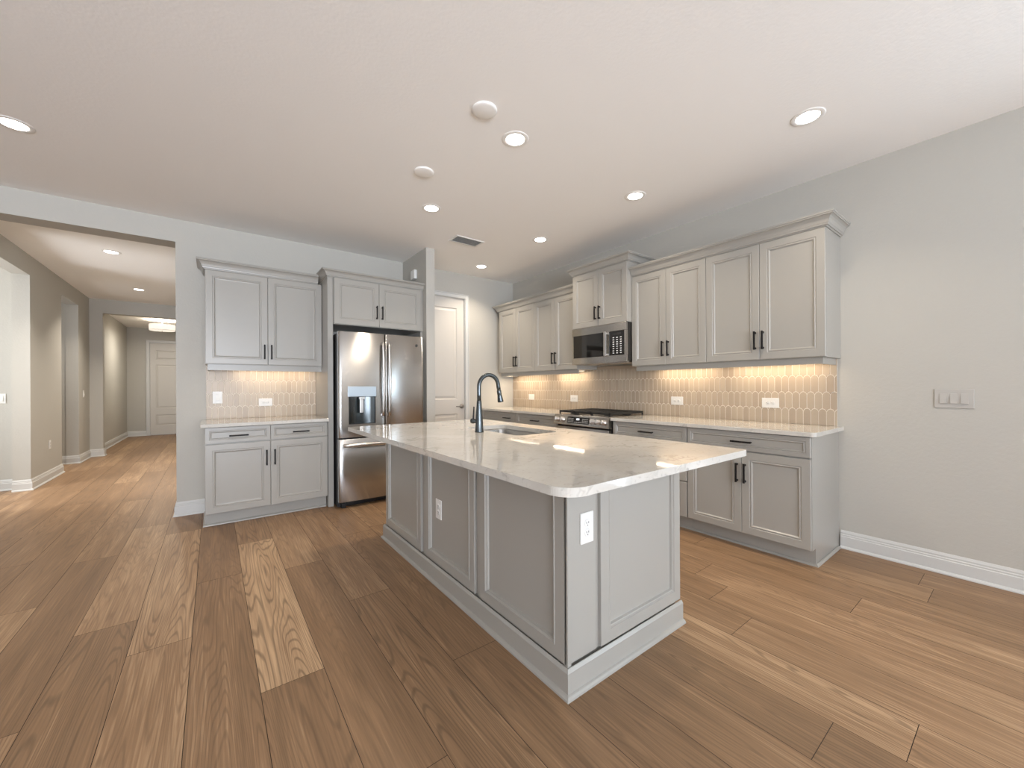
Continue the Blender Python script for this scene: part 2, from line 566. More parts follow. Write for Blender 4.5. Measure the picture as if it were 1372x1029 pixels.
wall('wall_side_room', [((-3.6, 7.52, 0), (XH - 0.144, 7.66, H)), ((-3.75, 5.19, 0), (-3.6, 5.7, H)), ((-3.75, 6.9, 0), (-3.6, 7.66, H)), ((-3.75, 5.7, 0), (-3.6, 6.9, 0.8)), ((-3.75, 5.7, 2.2), (-3.6, 6.9, H))])
wall('wall_side_passage', [((-3.0, 9.53, 0), (XH - 0.144, 9.67, H)), ((-3.15, 7.66, 0), (-3.0, 9.67, H))])
# main room left and rear walls, with openings for the invented windows
wall('wall_left', [((-4.25, -7.05, 0), (-4.1, -1.8, H)), ((-4.25, 0.6, 0), (-4.1, YB, H)), ((-4.25, -1.8, 0), (-4.1, 0.6, 0.7)), ((-4.25, -1.8, 2.2), (-4.1, 0.6, H))])
wall('wall_rear', [((-4.1, -7.05, 0), (-3.7, -6.9, H)), ((1.3, -7.05, 0), (XR, -6.9, H)), ((-3.7, -7.05, 2.42), (1.3, -6.9, H))])
mb = MB(**PLAN)
mb.box((-4.25, -7.05, H), (XR + 0.15, YH + 0.14, H + 0.15))
struct('ceiling', mb, 'ceil')
mb = MB(**PLAN)
mb.box((-1.9, YH + 0.14, 2.79), (0.03, 14.05, H + 0.15))
struct('ceiling_foyer', mb, 'ceil')

# invented windows behind the camera, placed to match daylight and the fridge's blue streak
mb = MB(**PLAN)
for x in (-3.7, -2.06, -0.40, 1.24):
    mb.box((x, -7.00, 0.0), (x + 0.06, -6.94, 2.42), 0.004)
for z in (0.0, 2.36):
    mb.box((-3.7, -7.00, z), (1.3, -6.94, z + 0.06), 0.004)
struct('invented_window_1', mb, 'vinyl')
mb = MB(**PLAN)
for y in (-1.8, -0.63, 0.54):
    mb.box((-4.2, y, 0.7), (-4.14, y + 0.06, 2.2), 0.004)
for z in (0.7, 2.14):
    mb.box((-4.2, -1.8, z), (-4.14, 0.6, z + 0.06), 0.004)
struct('invented_window_2', mb, 'vinyl')
mb = MB(**PLAN)
for y in (-2.1, -1.06):
    mb.box((XR + 0.02, y, 0.0), (XR + 0.08, y + 0.06, 2.42), 0.004)
for z in (0.0, 2.36):
    mb.box((XR + 0.02, -2.1, z), (XR + 0.08, -1.0, z + 0.06), 0.004)
struct('invented_window_3', mb, 'vinyl')

# baseboards with shoe moulding
BBP = [(0, 0), (0.027, 0), (0.026, 0.008), (0.020, 0.017), (0.016, 0.019), (0.016, 0.088), (0.012, 0.093), (0.0125, 0.102),
       (0.009, 0.107), (0.0095, 0.117), (0.005, 0.128), (0.003, 0.133), (0, 0.133)]
def baseboard(name, path, side=1):
    mb = MB()
    mb.sweep(path, BBP, side)
    return struct(name, mb, 'trim')
baseboard('baseboard_right', [(XR, -1.0), (XR, 0.883)])
baseboard('baseboard_back', [(-0.068, YB), (XP, YB), (XP, YB + 0.22), (-0.15, YB + 0.22), (-0.15, YH)], 1)
baseboard('baseboard_hall_near', [(XH, YB + 0.22), (XH, 6.2)], -1)
baseboard('baseboard_hall_middle', [(XH - 0.144, 7.36), (XH, 7.36), (XH, 8.60), (XH - 0.144, 8.60)], -1)
baseboard('baseboard_hall_far', [(XH - 0.144, 9.52), (XH, 9.52), (XH, YH), (-1.60, YH), (-1.60, YH + 0.14), (-1.745, YH + 0.14), (-1.745, 13.9), (-1.375, 13.9)], -1)
baseboard('baseboard_side_room', [(-3.6, 7.52), (XH - 0.144, 7.52)], -1)
baseboard('baseboard_side_passage', [(-3.0, 9.53), (XH - 0.144, 9.53)], -1)

# ------------------------------------------------------------------ interior doors
def lever(mb, c, out, along):
    c, out, along = Vector(c), Vector(out), Vector(along)
    mb.frame((0, 0, 0), (1, 0, 0), (0, 1, 0), (0, 0, 1))
    mb.lathe(c, out, [(0.033, 0), (0.033, 0.006), (0.028, 0.012), (0.014, 0.014), (0.012, 0.05), (0.0, 0.052)])
    mb.tube([c + out * 0.045, c + out * 0.052 + along * 0.02, c + out * 0.053 + along * 0.07, c + out * 0.050 + along * 0.115],
            [0.012, 0.011, 0.009, 0.007], 12)

def rect_door(name, x0, x1, y, z1, panels, casing=0.058, lever_x=None, dirn=1):
    """door in a wall whose room side is y, looking along -Y; panels in z, inset from the stiles"""
    root = bpy.data.objects.new(name, None); COL.objects.link(root); root.location = ((x0 + x1) / 2, y, 0); root['kind'] = 'structure'
    mb = MB((0, y + 0.02, 0))
    X0, X1, Z0, Z1 = x0 + 0.006, x1 - 0.006, 0.008, z1 - 0.006
    st = 0.112
    zs = [Z0] + [v for p in panels for v in p] + [Z1]
    t = 0.035
    mb.box((X0, Z0, 0), (X0 + st, Z1, -t)); mb.box((X1 - st, Z0, 0), (X1, Z1, -t))
    for i in range(0, len(zs), 2):
        mb.box((X0 + st, zs[i], 0), (X1 - st, zs[i + 1], -t))
    for a, b in panels:
        mb.panel(X0 + st, a, X1 - st, b, [(0, -t), (0, -0.0005), (0.012, -0.010), (0.022, -0.010), (0.05, -0.003)])
    build('door_leaf', mb, 'door', root)
    mb = MB((0, y, 0))
    c = casing
    for a, b in (((x0 - c, 0, 0), (x0, z1 + c, 0.018)), ((x1, 0, 0), (x1 + c, z1 + c, 0.018)), ((x0, z1, 0), (x1, z1 + c, 0.018))):
        mb.box(a, b, 0.005)
    for a, b in (((x0 - c, 0, 0), (x0 - c + 0.014, z1 + c, 0.026)), ((x1 + c - 0.014, 0, 0), (x1 + c, z1 + c, 0.026)), ((x0 - c, z1 + c - 0.014, 0), (x1 + c, z1 + c, 0.026))):
        mb.box(a, b, 0.005)
    mb.box((x0, 0, 0.0), (x0 + 0.004, z1, -0.12)); mb.box((x1 - 0.004, 0, 0.0), (x1, z1, -0.12)); mb.box((x0, z1 - 0.004, 0), (x1, z1, -0.12))
    build('casing', mb, 'trim', root)
    if lever_x:
        mb = MB()
        lever(mb, (lever_x, y + 0.02, 0.95), (0, -1, 0), (-dirn, 0, 0))
        h = build('door_handle', mb, 'nickel', root, label='satin nickel lever handle')
    return root
rect_door('door_1', DX0, DX1, YB, DZ, [(0.22, 0.845), (1.05, 2.355)], lever_x=2.865)
rect_door('door_2', -1.315, -0.40, 13.9, 2.42, [(0.25, 0.53), (0.70, 1.85), (1.99, 2.23)], casing=0.07)

# ------------------------------------------------------------------ cabinet fronts
RW = dict(U=(0, -1, 0), V=(0, 0, 1), N=(-1, 0, 0))      # things on the range wall (u grows towards the camera: u=-y)
BW = dict(U=(1, 0, 0), V=(0, 0, 1), N=(0, -1, 0))       # things on the fridge wall (u=x)
DOORP = [(0, 0), (0, 0.017), (0.0025, 0.019), (0.052, 0.019), (0.055, 0.0155), (0.0585, 0.0155), (0.0615, 0.0175),
         (0.066, 0.0175), (0.0725, 0.0095), (0.078, 0.0085)]
DRWP = [(0, 0), (0, 0.017), (0.0025, 0.019), (0.028, 0.019), (0.031, 0.0155), (0.034, 0.0155), (0.037, 0.0175),
        (0.040, 0.0175), (0.045, 0.0105), (0.048, 0.010)]

def pull(parent, O, fr, u, v, vertical=True, L=0.145):
    mb = MB(O, **fr)
    h = L / 2
    if vertical:
        mb.box((u - 0.006, v - h, 0.024), (u + 0.006, v + h, 0.036), 0.002)
        for s in (-1, 1):
            mb.box((u - 0.005, v + s * (h - 0.012) - 0.007, 0), (u + 0.005, v + s * (h - 0.012) + 0.007, 0.028), 0.0015)
    else:
        mb.box((u - h, v - 0.006, 0.024), (u + h, v + 0.006, 0.036), 0.002)
        for s in (-1, 1):
            mb.box((u + s * (h - 0.012) - 0.007, v - 0.005, 0), (u + s * (h - 0.012) + 0.007, v + 0.005, 0.028), 0.0015)
    return build('handle', mb, 'bronze', parent, label='dark bronze bar pull')

def front(root, name, O, fr, u0, v0, u1, v1, hnd=None):
    g = 0.0016
    mb = MB(O, **fr)
    prof = DOORP if (v1 - v0) > 0.26 else DRWP
    mb.panel(u0 + g, v0 + g, u1 - g, v1 - g, [(i, n + 0.001) for i, n in prof])
    d = build(name, mb, 'cab', root)
    if hnd:
        u, v, vert = hnd
        O2 = Vector(O) + Vector(fr['N']) * 0.020
        pull(d, O2, fr, u, v, vert)
    return d

def carcass_origin(fr, plane):
    # plane = coordinate of the carcass front
    return Vector((plane, 0, 0)) if fr is RW else Vector((0, plane, 0))

def cabinet(name, label, cat, fr, plane, depth, u0, u1, v0, v1, fronts, toe=0, group=None, ends=()):
    """plane: world coordinate of carcass front; fronts: (kind,u0,v0,u1,v1,handle)"""
    O = carcass_origin(fr, plane)
    c = O + Vector(fr['U']) * (u0 + u1) / 2 - Vector(fr['N']) * depth / 2
    root = thing(name, label, cat, (c.x, c.y, 0.0 if toe else v0), group)
    mb = MB(O, **fr)
    b = 0.0008
    if toe:
        mb.box((u0 + b, toe, 0), (u1 - b, v1, -depth))
        mb.box((u0 + b, 0.002, -0.072), (u1 - b, toe, -depth))
    else:
        mb.box((u0 + b, v0, 0), (u1 - b, v1, -depth))
    build('carcass', mb, 'cab', root)
    for k, a, bb, c_, d, h in fronts:
        front(root, k, O, fr, a, bb, c_, d, h)
    return root

# --- range wall, upper cabinets (u = -y)
UP = 3.45     # carcass plane of uppers (door face 3.43)
def pair(u0, u1, v0, v1, hv, name='door', inset=0.028, mid=None):
    m = (u0 + u1) / 2 if mid is None else mid
    return [(name, u0, v0, m, v1, (m - inset, hv, True)), (name, m, v0, u1, v1, (m + inset, hv, True))]
GU = 'grey two-door wall cabinets over the range-wall worktop'
cabinet('wall_cabinet', 'wide grey two-door wall cabinet at the near right end of the range wall', 'cabinet', RW, UP, XR - UP - 0.001,
        -1.722, -0.878, 1.43, 2.345, pair(-1.722, -0.878, 1.432, 2.343, 1.583, mid=-1.30), group=GU)
cabinet('wall_cabinet', 'grey two-door wall cabinet directly right of the microwave', 'cabinet', RW, UP, XR - UP - 0.001,
        -2.488, -1.7225, 1.43, 2.345, pair(-2.488, -1.7225, 1.432, 2.343, 1.583), group=GU)
cabinet('wall_cabinet', 'grey two-door wall cabinet directly left of the microwave', 'cabinet', RW, UP, XR - UP - 0.001,
        -4.025, -3.252, 1.43, 2.345, pair(-4.025, -3.252, 1.432, 2.343, 1.583), group=GU)
cabinet('wall_cabinet', 'grey two-door wall cabinet at the far left corner beside the pantry door wall', 'cabinet', RW, UP, XR - UP - 0.001,
        -4.872, -4.0255, 1.43, 2.345, pair(-4.84, -4.0255, 1.432, 2.343, 1.583), group=GU)
cabinet('wall_cabinet', 'raised deeper grey two-door cabinet above the microwave', 'cabinet', RW, 3.378, XR - 3.379,
        -3.250, -2.490, 1.888, 2.505, pair(-3.250, -2.490, 1.890, 2.503, 2.03))

# --- crown and light rails
CR = [(0, 0), (0.006, 0), (0.008, 0.008), (0.016, 0.010), (0.018, 0.020), (0.022, 0.026), (0.024, 0.034), (0.029, 0.047), (0.038, 0.060),
      (0.048, 0.067), (0.056, 0.069), (0.056, 0.076), (0.061, 0.079), (0.061, 0.090), (0, 0.090)]
def crown(label, path, z0, side, h=0.090):
    mb = MB()
    prof = [(o, z0 + z * h / 0.090) for o, z in CR]
    mb.sweep(path, prof, side)
    p = path[len(path) // 2]
    return build('crown_molding', mb, 'cab', None, label, 'molding', base=(p[0], p[1], z0))
crown('long grey crown molding over the two cabinets right of the microwave', [(XR - 0.002, 0.8778), (UP - 0.012, 0.8778), (UP - 0.012, 2.488)], 2.3455, 1)
crown('short raised grey crown molding over the microwave cabinet', [(XR - 0.002, 2.4895), (3.366, 2.4895), (3.366, 3.2505), (XR - 0.002, 3.2505)], 2.5055, 1, 0.08)
crown('grey crown molding over the two far cabinets left of the microwave', [(UP - 0.012, 3.2525), (UP - 0.012, 4.873), (XR - 0.002, 4.873)], 2.3455, 1)
def rail(label, path, z0, z1, side):
    mb = MB()
    mb.sweep(path, [(0, z0), (0.018, z0), (0.018, z1), (0, z1)], side)
    return build('light_rail', mb, 'cab', None, label, 'cabinet trim', base=(*path[0], z0))
rail('grey light rail under the two wall cabinets right of the microwave', [(XR - 0.01, 0.905), (3.47, 0.905), (3.47, 2.46)], 1.382, 1.4295, -1)
rail('grey light rail under the two far wall cabinets left of the microwave', [(3.47, 3.275), (3.47, 4.85), (XR - 0.01, 4.85)], 1.382, 1.4295, -1)

# --- range wall base cabinets
BP = 3.185    # carcass front (door face 3.165)
BD = XR - BP - 0.001
tz, dz0, dz1 = 0.737, 0.739, 0.881
cabinet('base_cabinet', 'grey base cabinet with a wide drawer over two doors, nearest the bare right wall', 'cabinet', RW, BP, BD,
        -1.754, -0.892, 0.12, CU - 0.001,
        [('drawer', -1.752, dz0, -0.894, dz1, (-1.322, 0.808, False))] + pair(-1.752, -0.894, 0.122, 0.732, 0.575, mid=-1.327), toe=0.12)
cabinet('base_cabinet', 'grey drawer base cabinet directly right of the gas range', 'cabinet', RW, BP, BD,
        -2.540, -1.7545, 0.12, CU - 0.001,
        [('drawer', -2.516, dz0, -1.757, dz1, (-2.14, 0.808, False)), ('drawer', -2.516, 0.425, -1.757, 0.732, (-2.14, 0.60, False)),
         ('drawer', -2.516, 0.122, -1.757, 0.419, (-2.14, 0.29, False))], toe=0.12)
cabinet('base_cabinet', 'grey base cabinet directly left of the gas range with a top drawer', 'cabinet', RW, BP, BD,
        -4.088, -3.312, 0.12, CU - 0.001,
        [('drawer', -4.086, dz0, -3.336, dz1, (-3.70, 0.808, False)), ('drawer', -4.086, 0.425, -3.336, 0.732, (-3.70, 0.60, False)),
         ('drawer', -4.086, 0.122, -3.336, 0.419, (-3.70, 0.29, False))], toe=0.12)
cabinet('base_cabinet', 'grey corner base cabinet with a top drawer against the pantry door wall', 'cabinet', RW, BP, BD,
        -4.968, -4.0885, 0.12, CU - 0.001,
        [('drawer', -4.93, dz0, -4.0905, dz1, (-4.28, 0.808, False)),
         ('door', -4.93, 0.122, -4.51, 0.732, (-4.54, 0.575, True)), ('door', -4.51, 0.122, -4.0905, 0.732, (-4.48, 0.575, True))], toe=0.12)

# --- hutch (fridge wall, u = x)
HP = 4.37
cabinet('base_cabinet', 'grey hutch base cabinet with two drawers over two doors, left of the fridge', 'cabinet', BW, HP, YB - HP - 0.001,
        -0.060, 0.9335, 0.12, CU - 0.001,
        [('drawer', -0.060, dz0, 0.432, dz1, (0.186, 0.802, False)), ('drawer', 0.432, dz0, 0.932, dz1, (0.687, 0.802, False))]
        + pair(-0.060, 0.932, 0.122, 0.732, 0.578, inset=0.033, mid=0.432), toe=0.12)
cabinet('wall_cabinet', 'tall grey two-door wall cabinet over the small worktop left of the fridge', 'cabinet', BW, 4.642, YB - 4.643,
        -0.058, 0.9385, 1.455, 2.335, pair(-0.056, 0.9365, 1.457, 2.333, 1.585, inset=0.030, mid=0.440))
crown('grey crown molding over the wall cabinet left of the fridge', [(-0.0585, YB - 0.002), (-0.0585, 4.632), (0.9000, 4.632)], 2.3355, 1 * -1)
rail('grey light rail under the wall cabinet left of the fridge', [(-0.04, YB - 0.01), (-0.04, 4.66), (0.938, 4.66)], 1.398, 1.4545, 1)

# tall end panel + fridge cabinet
mb = MB(**PLAN)
mb.box((0.9395, 4.372, 0.001), (0.992, YB - 0.001, 2.365), 0.001)
build('end_panel', mb, 'cab', None, 'tall narrow grey side panel between the hutch and the fridge', 'cabinet panel', base=(0.966, 4.67, 0))
mb = MB(**PLAN)
mb.box((1.958, 4.372, 0.001), (1.982, YB - 0.001, 1.883), 0.001)
build('filler_panel', mb, 'cab', None, 'narrow grey filler panel between the fridge and the partition wall', 'cabinet panel', base=(1.97, 4.67, 0))
cabinet('wall_cabinet', 'low grey two-door cabinet above the fridge', 'cabinet', BW, 4.355, YB - 4.356,
        0.9925, 1.982, 1.884, 2.368, pair(0.996, 1.952, 1.887, 2.362, 2.042, inset=0.030, mid=1.459))
crown('grey crown molding over the fridge cabinet, ending at the partition', [(0.9385, YB - 0.002), (0.9385, 4.352), (1.981, 4.352)], 2.3685, -1, 0.070)

# shoe moulding at the toe kicks
SH = [(0, 0.0), (0.016, 0.0), (0.015, 0.006), (0.010, 0.013), (0.003, 0.017), (0, 0.017)]
def shoe(name, path, side, lab, prof=SH):
    mb = MB()
    mb.sweep(path, prof, side)
    return build(name, mb, 'cab', None, lab, 'molding', base=(*path[0], 0))
shoe('shoe_molding', [(XR - 0.03, 0.8915), (BP + 0.071, 0.8915), (BP + 0.071, 2.53)], 1, 'thin shoe molding at the foot of the base cabinets right of the range')
shoe('shoe_molding', [(BP + 0.071, 3.33), (BP + 0.071, 4.96)], 1, 'thin shoe molding at the foot of the base cabinets left of the range')
shoe('shoe_molding', [(-0.0605, YB - 0.03), (-0.0605, HP + 0.071), (0.932, HP + 0.071)], -1, 'thin shoe molding at the foot of the hutch base cabinet')

# ------------------------------------------------------------------ worktops
def rounded(x0, y0, x1, y1, r, seg=8):
    """r = radii at (x0,y0),(x1,y0),(x1,y1),(x0,y1)"""
    pts = []
    for (cx, cy, a0), rr in zip(((x0, y0, 180), (x1, y0, 270), (x1, y1, 0), (x0, y1, 90)), r):
        ccx = cx + rr if cx == x0 else cx - rr
        ccy = cy + rr if cy == y0 else cy - rr
        if rr < 1e-4: pts.append((cx, cy)); continue
        for k in range(seg + 1):
            a = R(a0 + 90 * k / seg)
            pts.append((ccx + rr * math.cos(a), ccy + rr * math.sin(a)))
    return pts
def slab(label, pts, z0=CU, z1=CT, hole=None, c=None, name='worktop'):
    mb = MB(**PLAN)
    mb.prism(pts, z0, z1, hole)
    o = build(name, mb, 'quartz', None, label, 'countertop', base=(c[0], c[1], z0))
    bv = o.modifiers.new('edge', 'BEVEL')
    bv.width = 0.0035; bv.segments = 2; bv.limit_method = 'ANGLE'; bv.angle_limit = R(50)
    return o
slab('pale quartz worktop right of the gas range, ending at the open right side', rounded(3.142, 0.862, XR - 0.001, 2.535, (0.03, 0.004, 0.002, 0.002)), c=(3.46, 1.7))
slab('pale quartz worktop left of the gas range, in the far corner', rounded(3.142, 3.318, XR - 0.001, YB - 0.001, (0.002,) * 4), c=(3.46, 4.1))
slab('small pale quartz worktop on the hutch left of the fridge', rounded(-0.092, 4.322, 0.9385, YB - 0.001, (0.012, 0.002, 0.002, 0.004)), c=(0.42, 4.65))
SK = (1.555, 1.985, 1.915, 2.655)
SKH = rounded(*SK, (0.05,) * 4)
slab('large white veined quartz top of the kitchen island with a rounded near corner', rounded(0.850, 0.848, 2.088, 3.285, (0.085, 0.012, 0.012, 0.012), 14),
     hole=SKH, c=(1.47, 2.07), name='island_top')

# ------------------------------------------------------------------ tile backsplash (real tiles on a grout bed)
def backsplash(label, fr, plane, u0, u1, z0, z1, phase, base, cut=()):
    O = Vector((plane, 0, 0)) if fr is RW else Vector((0, plane, 0))
    mb = MB(O, **fr)
    mb.box((u0, z0, 0.0005), (u1, z1, 0.006))
    bm = mb.bm
    lay = bm.faces.layers.float.new('tone')
    mb.mi = 1
    w, h, a, g = 0.0503, 0.1325, 0.022, 0.0021
    rnd = random.Random(3)
    def arch(t):
        t = max(-0.5, min(0.5, t))
        return a * math.cos(math.pi * t) ** 0.62 if abs(t) < 0.5 else 0.0
    row = 0
    top0 = 1.044 - a
    for row in range(-1, 4):
        zb = top0 + (row - 0) * h
        zt = zb + h          # shoulder of tile top
        ph = phase + (0.5 * w if row % 2 else 0)
        k0 = int(math.floor((u0 - ph) / w)) - 1
        for k in range(k0, k0 + int((u1 - u0) / w) + 4):
            uc = ph + k * w
            ns = 8
            us = [-0.5 + i / ns for i in range(ns + 1)]
            hw = 1 - 2 * g / w
            lower = [(uc + t * w * hw, zb + arch(abs(t) - 0.5) + g * 1.2) for t in us]
            upper = [(uc + t * w * hw, zt + arch(t) - g * 1.2) for t in reversed(us)]
            poly = lower + upper
            poly = [(min(max(u, u0), u1), min(max(z, z0), z1)) for u, z in poly]
            q = []
            for p in poly:
                if not q or (abs(p[0] - q[-1][0]) + abs(p[1] - q[-1][1])) > 1e-5: q.append(p)
            if len(q) > 1 and (abs(q[0][0] - q[-1][0]) + abs(q[0][1] - q[-1][1])) < 1e-5: q.pop()
            if len(q) < 3: continue
            us_ = [p[0] for p in q]; zs_ = [p[1] for p in q]
            if max(us_) - min(us_) < 0.004 or max(zs_) - min(zs_) < 0.004: continue
            cu, cz = sum(us_) / len(q), sum(zs_) / len(q)
            tn = rnd.random()
            r0 = [bm.verts.new(mb.w((u, z, 0.0055))) for u, z in q]
            r1 = [bm.verts.new(mb.w((u, z, 0.0078))) for u, z in q]
            sx = 1 - 0.0024 / (max(us_) - min(us_)); sz = 1 - 0.0024 / (max(zs_) - min(zs_))
            r2 = [bm.verts.new(mb.w((cu + (u - cu) * sx, cz + (z - cz) * sz, 0.0088))) for u, z in q]
            n = len(q)
            for A, B in ((r0, r1), (r1, r2)):
                for i in range(n):
                    f = bm.faces.new((A[i], A[(i + 1) % n], B[(i + 1) % n], B[i])); f.material_index = 1; f[lay] = tn
            f = bm.faces.new(r2); f.material_index = 1; f[lay] = tn
    return build('tile_backsplash', mb, ['grout', 'tile'], None, label, 'backsplash', base=base)
backsplash('long beige picket-tile backsplash behind the gas range', RW, XR, -4.968, -0.9, CT + 0.0005, 1.4288, -1.016, (XR, 2.9, CT))
backsplash('small beige picket-tile backsplash left of the fridge', BW, YB, -0.055, 0.938, CT + 0.0005, 1.454, 0.5945, (0.44, YB, CT))
# the tile rises to the microwave between the wall cabinets
mb = MB((XR, 0, 0), **RW)
mb.box((-3.251, 1.4295, 0.0005), (-2.489, 1.4695, 0.0085))
build('tile_strip', mb, 'tile', None, 'narrow tiled strip behind the underside of the microwave', 'backsplash', base=(XR, 2.87, 1.43))

# ------------------------------------------------------------------ kitchen island
isl = thing('kitchen_island', 'large light grey panelled kitchen island in the middle of the room', 'kitchen island', (1.54, 2.15, 0))
bx, by, ex, ey = 1.138, 1.138, 1.930, 3.185
mb = MB(**PLAN)
mb.box((bx, by, 0.001), (bx + 0.02, ey, CU - 0.001)); mb.box((ex - 0.008, by, 0.001), (ex, ey, CU - 0.001))
mb.box((bx + 0.02, by, 0.001), (ex - 0.008, by + 0.02, CU - 0.001)); mb.box((bx + 0.02, ey - 0.02, 0.001), (ex - 0.008, ey, CU - 0.001))
mb.box((bx - 0.018, by - 0.018, 0.105), (bx + 0.001, by + 0.001, CU - 0.001))   # corner post
mb.box((bx - 0.018, by - 0.0005, 0.105), (bx, by + 0.004, CU - 0.001))
mb.box((bx, by - 0.018, 0.105), (bx + 0.0, by, CU - 0.001)) if False else None
build('body', mb, 'cab', isl)
IP = [(0, 0), (0, 0.016), (0.002, 0.018), (0.052, 0.018), (0.0545, 0.0205), (0.058, 0.0205), (0.0605, 0.016), (0.064, 0.012), (0.066, 0.013), (0.069, 0.012), (0.072, 0.002), (0.074, 0.0015)]
for ya, yb in ((2.512, 3.188), (1.823, 2.446), (1.142, 1.775)):
    mb = MB((bx, 0, 0), **RW)
    mb.panel(-yb, 0.112, -ya, CU - 0.001, IP)
    build('framed_panel', mb, 'cab', isl)
for ya in (2.479, 1.799):      # narrow strips between the framed panels
    mb = MB((bx, 0, 0), **RW)
    mb.box((-ya - 0.011, 0.112, 0), (-ya + 0.011, CU - 0.001, 0.008), 0.002)
    build('divider_strip', mb, 'cab', isl)
mb = MB((0, by, 0), **BW)
mb.panel(1.322, 0.112, 1.948, CU - 0.001, IP)
build('framed_panel', mb, 'cab', isl)
mb = MB((0, by, 0), **BW)
mb.box((1.120, 0.112, 0.0), (1.300, CU - 0.001, 0.012), 0.003)
build('corner_post', mb, 'cab', isl)
mb = MB((0, ey, 0), U=(-1, 0, 0), V=(0, 0, 1), N=(0, 1, 0))
mb.panel(-1.93, 0.112, -1.138, CU - 0.001, [(i, n * 0.8) for i, n in IP])
build('framed_panel', mb, 'cab', isl)
mb = MB()
IB = [(0, 0), (0.012 + 0.016, 0), (0.027, 0.008), (0.020, 0.015), (0.0125, 0.018), (0.0125, 0.098), (0.009, 0.103), (0.004, 0.110), (0, 0.110)]
mb.sweep([(ex + 0.018, ey + 0.018), (bx - 0.021, ey + 0.018), (bx - 0.021, by - 0.021), (ex + 0.018, by - 0.021)], IB, -1)
build('baseboard', mb, 'cab', isl)
# kitchen side fronts
KS = dict(U=(0, 1, 0), V=(0, 0, 1), N=(1, 0, 0))
O = Vector((ex, 0, 0))
for nm, u0, v0, u1, v1, h in [('drawer', 1.14, dz0, 1.75, dz1, (1.445, 0.808, False)), ('door', 1.14, 0.122, 1.75, 0.732, (1.72, 0.6, True)),
                              ('door', 1.756, 0.122, 2.16, 0.88, (2.13, 0.6, True)), ('door', 2.16, 0.122, 2.56, 0.88, (2.19, 0.6, True)),
                              ('door', 2.57, 0.122, 3.18, 0.88, (2.60, 0.6, True))]:
    front(isl, nm, O, KS, u0, v0, u1, v1, h)

# ------------------------------------------------------------------ sink and faucet
snk = thing('sink', 'rectangular stainless undermount sink set into the island top', 'sink', (1.735, 2.32, 0.70))
mb = MB(**PLAN)
mb.smooth = True
def off(x): return rounded(SK[0] + x, SK[1] + x, SK[2] - x, SK[3] - x, (max(0.05 - x, 0.02),) * 4)
seq = [(-0.001, CU - 0.002), (0.0, CU - 0.004), (0.004, CU - 0.012), (0.006, 0.72), (0.02, 0.702), (0.03, 0.70)]
mb.rings([[(p[0], p[1], z) for p in off(i)] for i, z in seq], cap0=False, cap1=True)
mb.rings([[(p[0], p[1], z) for p in off(i)] for i, z in [(-0.001, CU - 0.002), (0.0, 0.70), (0.02, 0.69), (0.03, 0.69)]], cap0=False, cap1=True)
build('basin', mb, 'basin', snk)
mb = MB(**PLAN)
mb.lathe((1.735, 2.32, 0.7005), (0, 0, 1), [(0.05, 0), (0.05, 0.003), (0.04, 0.004), (0.036, 0.001), (0.0, 0.001)])
build('drain', mb, 'nickel', snk)

fx, fy = 1.469, 2.318
fc = thing('faucet', 'tall gooseneck pull-down faucet in dark gunmetal behind the sink', 'faucet', (fx, fy, CT))
mb = MB(**PLAN)
mb.lathe((fx, fy, CT), (0, 0, 1), [(0.031, 0), (0.031, 0.004), (0.029, 0.012), (0.0265, 0.06), (0.0225, 0.13), (0.0185, 0.18), (0.0165, 0.215), (0.0150, 0.22)], 28)
build('base', mb, 'gun', fc)
mb = MB(**PLAN)
pts = [(fx, fy, CT + 0.215), (fx, fy, CT + 0.26), (fx, fy, CT + 0.315)]
rr = 0.0815
for k in range(1, 15):
    a = math.pi * (1 - k / 15)
    pts.append((fx + rr + rr * math.cos(a), fy, CT + 0.315 + rr * 1.02 * math.sin(a)))
pts += [(fx + 2 * rr + 0.001, fy, CT + 0.312), (fx + 2 * rr + 0.005, fy, CT + 0.292)]
mb.tube(pts, 0.0143, 18)
build('spout', mb, 'gun', fc)
mb = MB(**PLAN)
a0 = Vector((fx + 2 * rr + 0.005, fy, CT + 0.290)); d = Vector((0.18, 0, -1)).normalized()
mb.lathe(a0, d, [(0.0145, 0), (0.0165, 0.006), (0.0165, 0.03), (0.0155, 0.034), (0.018, 0.05), (0.0215, 0.078), (0.0215, 0.086), (0.017, 0.088)], 20)
build('spray_head', mb, 'gun', fc)
mb = MB(**PLAN)
hd = Vector((-0.35, 0.94, 0)).normalized()
hc = Vector((fx, fy, CT + 0.075))
mb.lathe(hc + hd * 0.02, hd, [(0.012, 0), (0.013, 0.02), (0.017, 0.024), (0.019, 0.034), (0.017, 0.046), (0.008, 0.05)], 18)
build('valve', mb, 'gun', fc)
mb = MB(**PLAN)
p0 = hc + hd * 0.052
mb.tube([p0 + Vector((0, 0, 0.008)), p0 + Vector((0.002, 0, 0.04)), p0 + Vector((0.006, 0, 0.10))], [0.0065, 0.0055, 0.0048], 12)
build('lever', mb, 'black', fc, label='black lever')

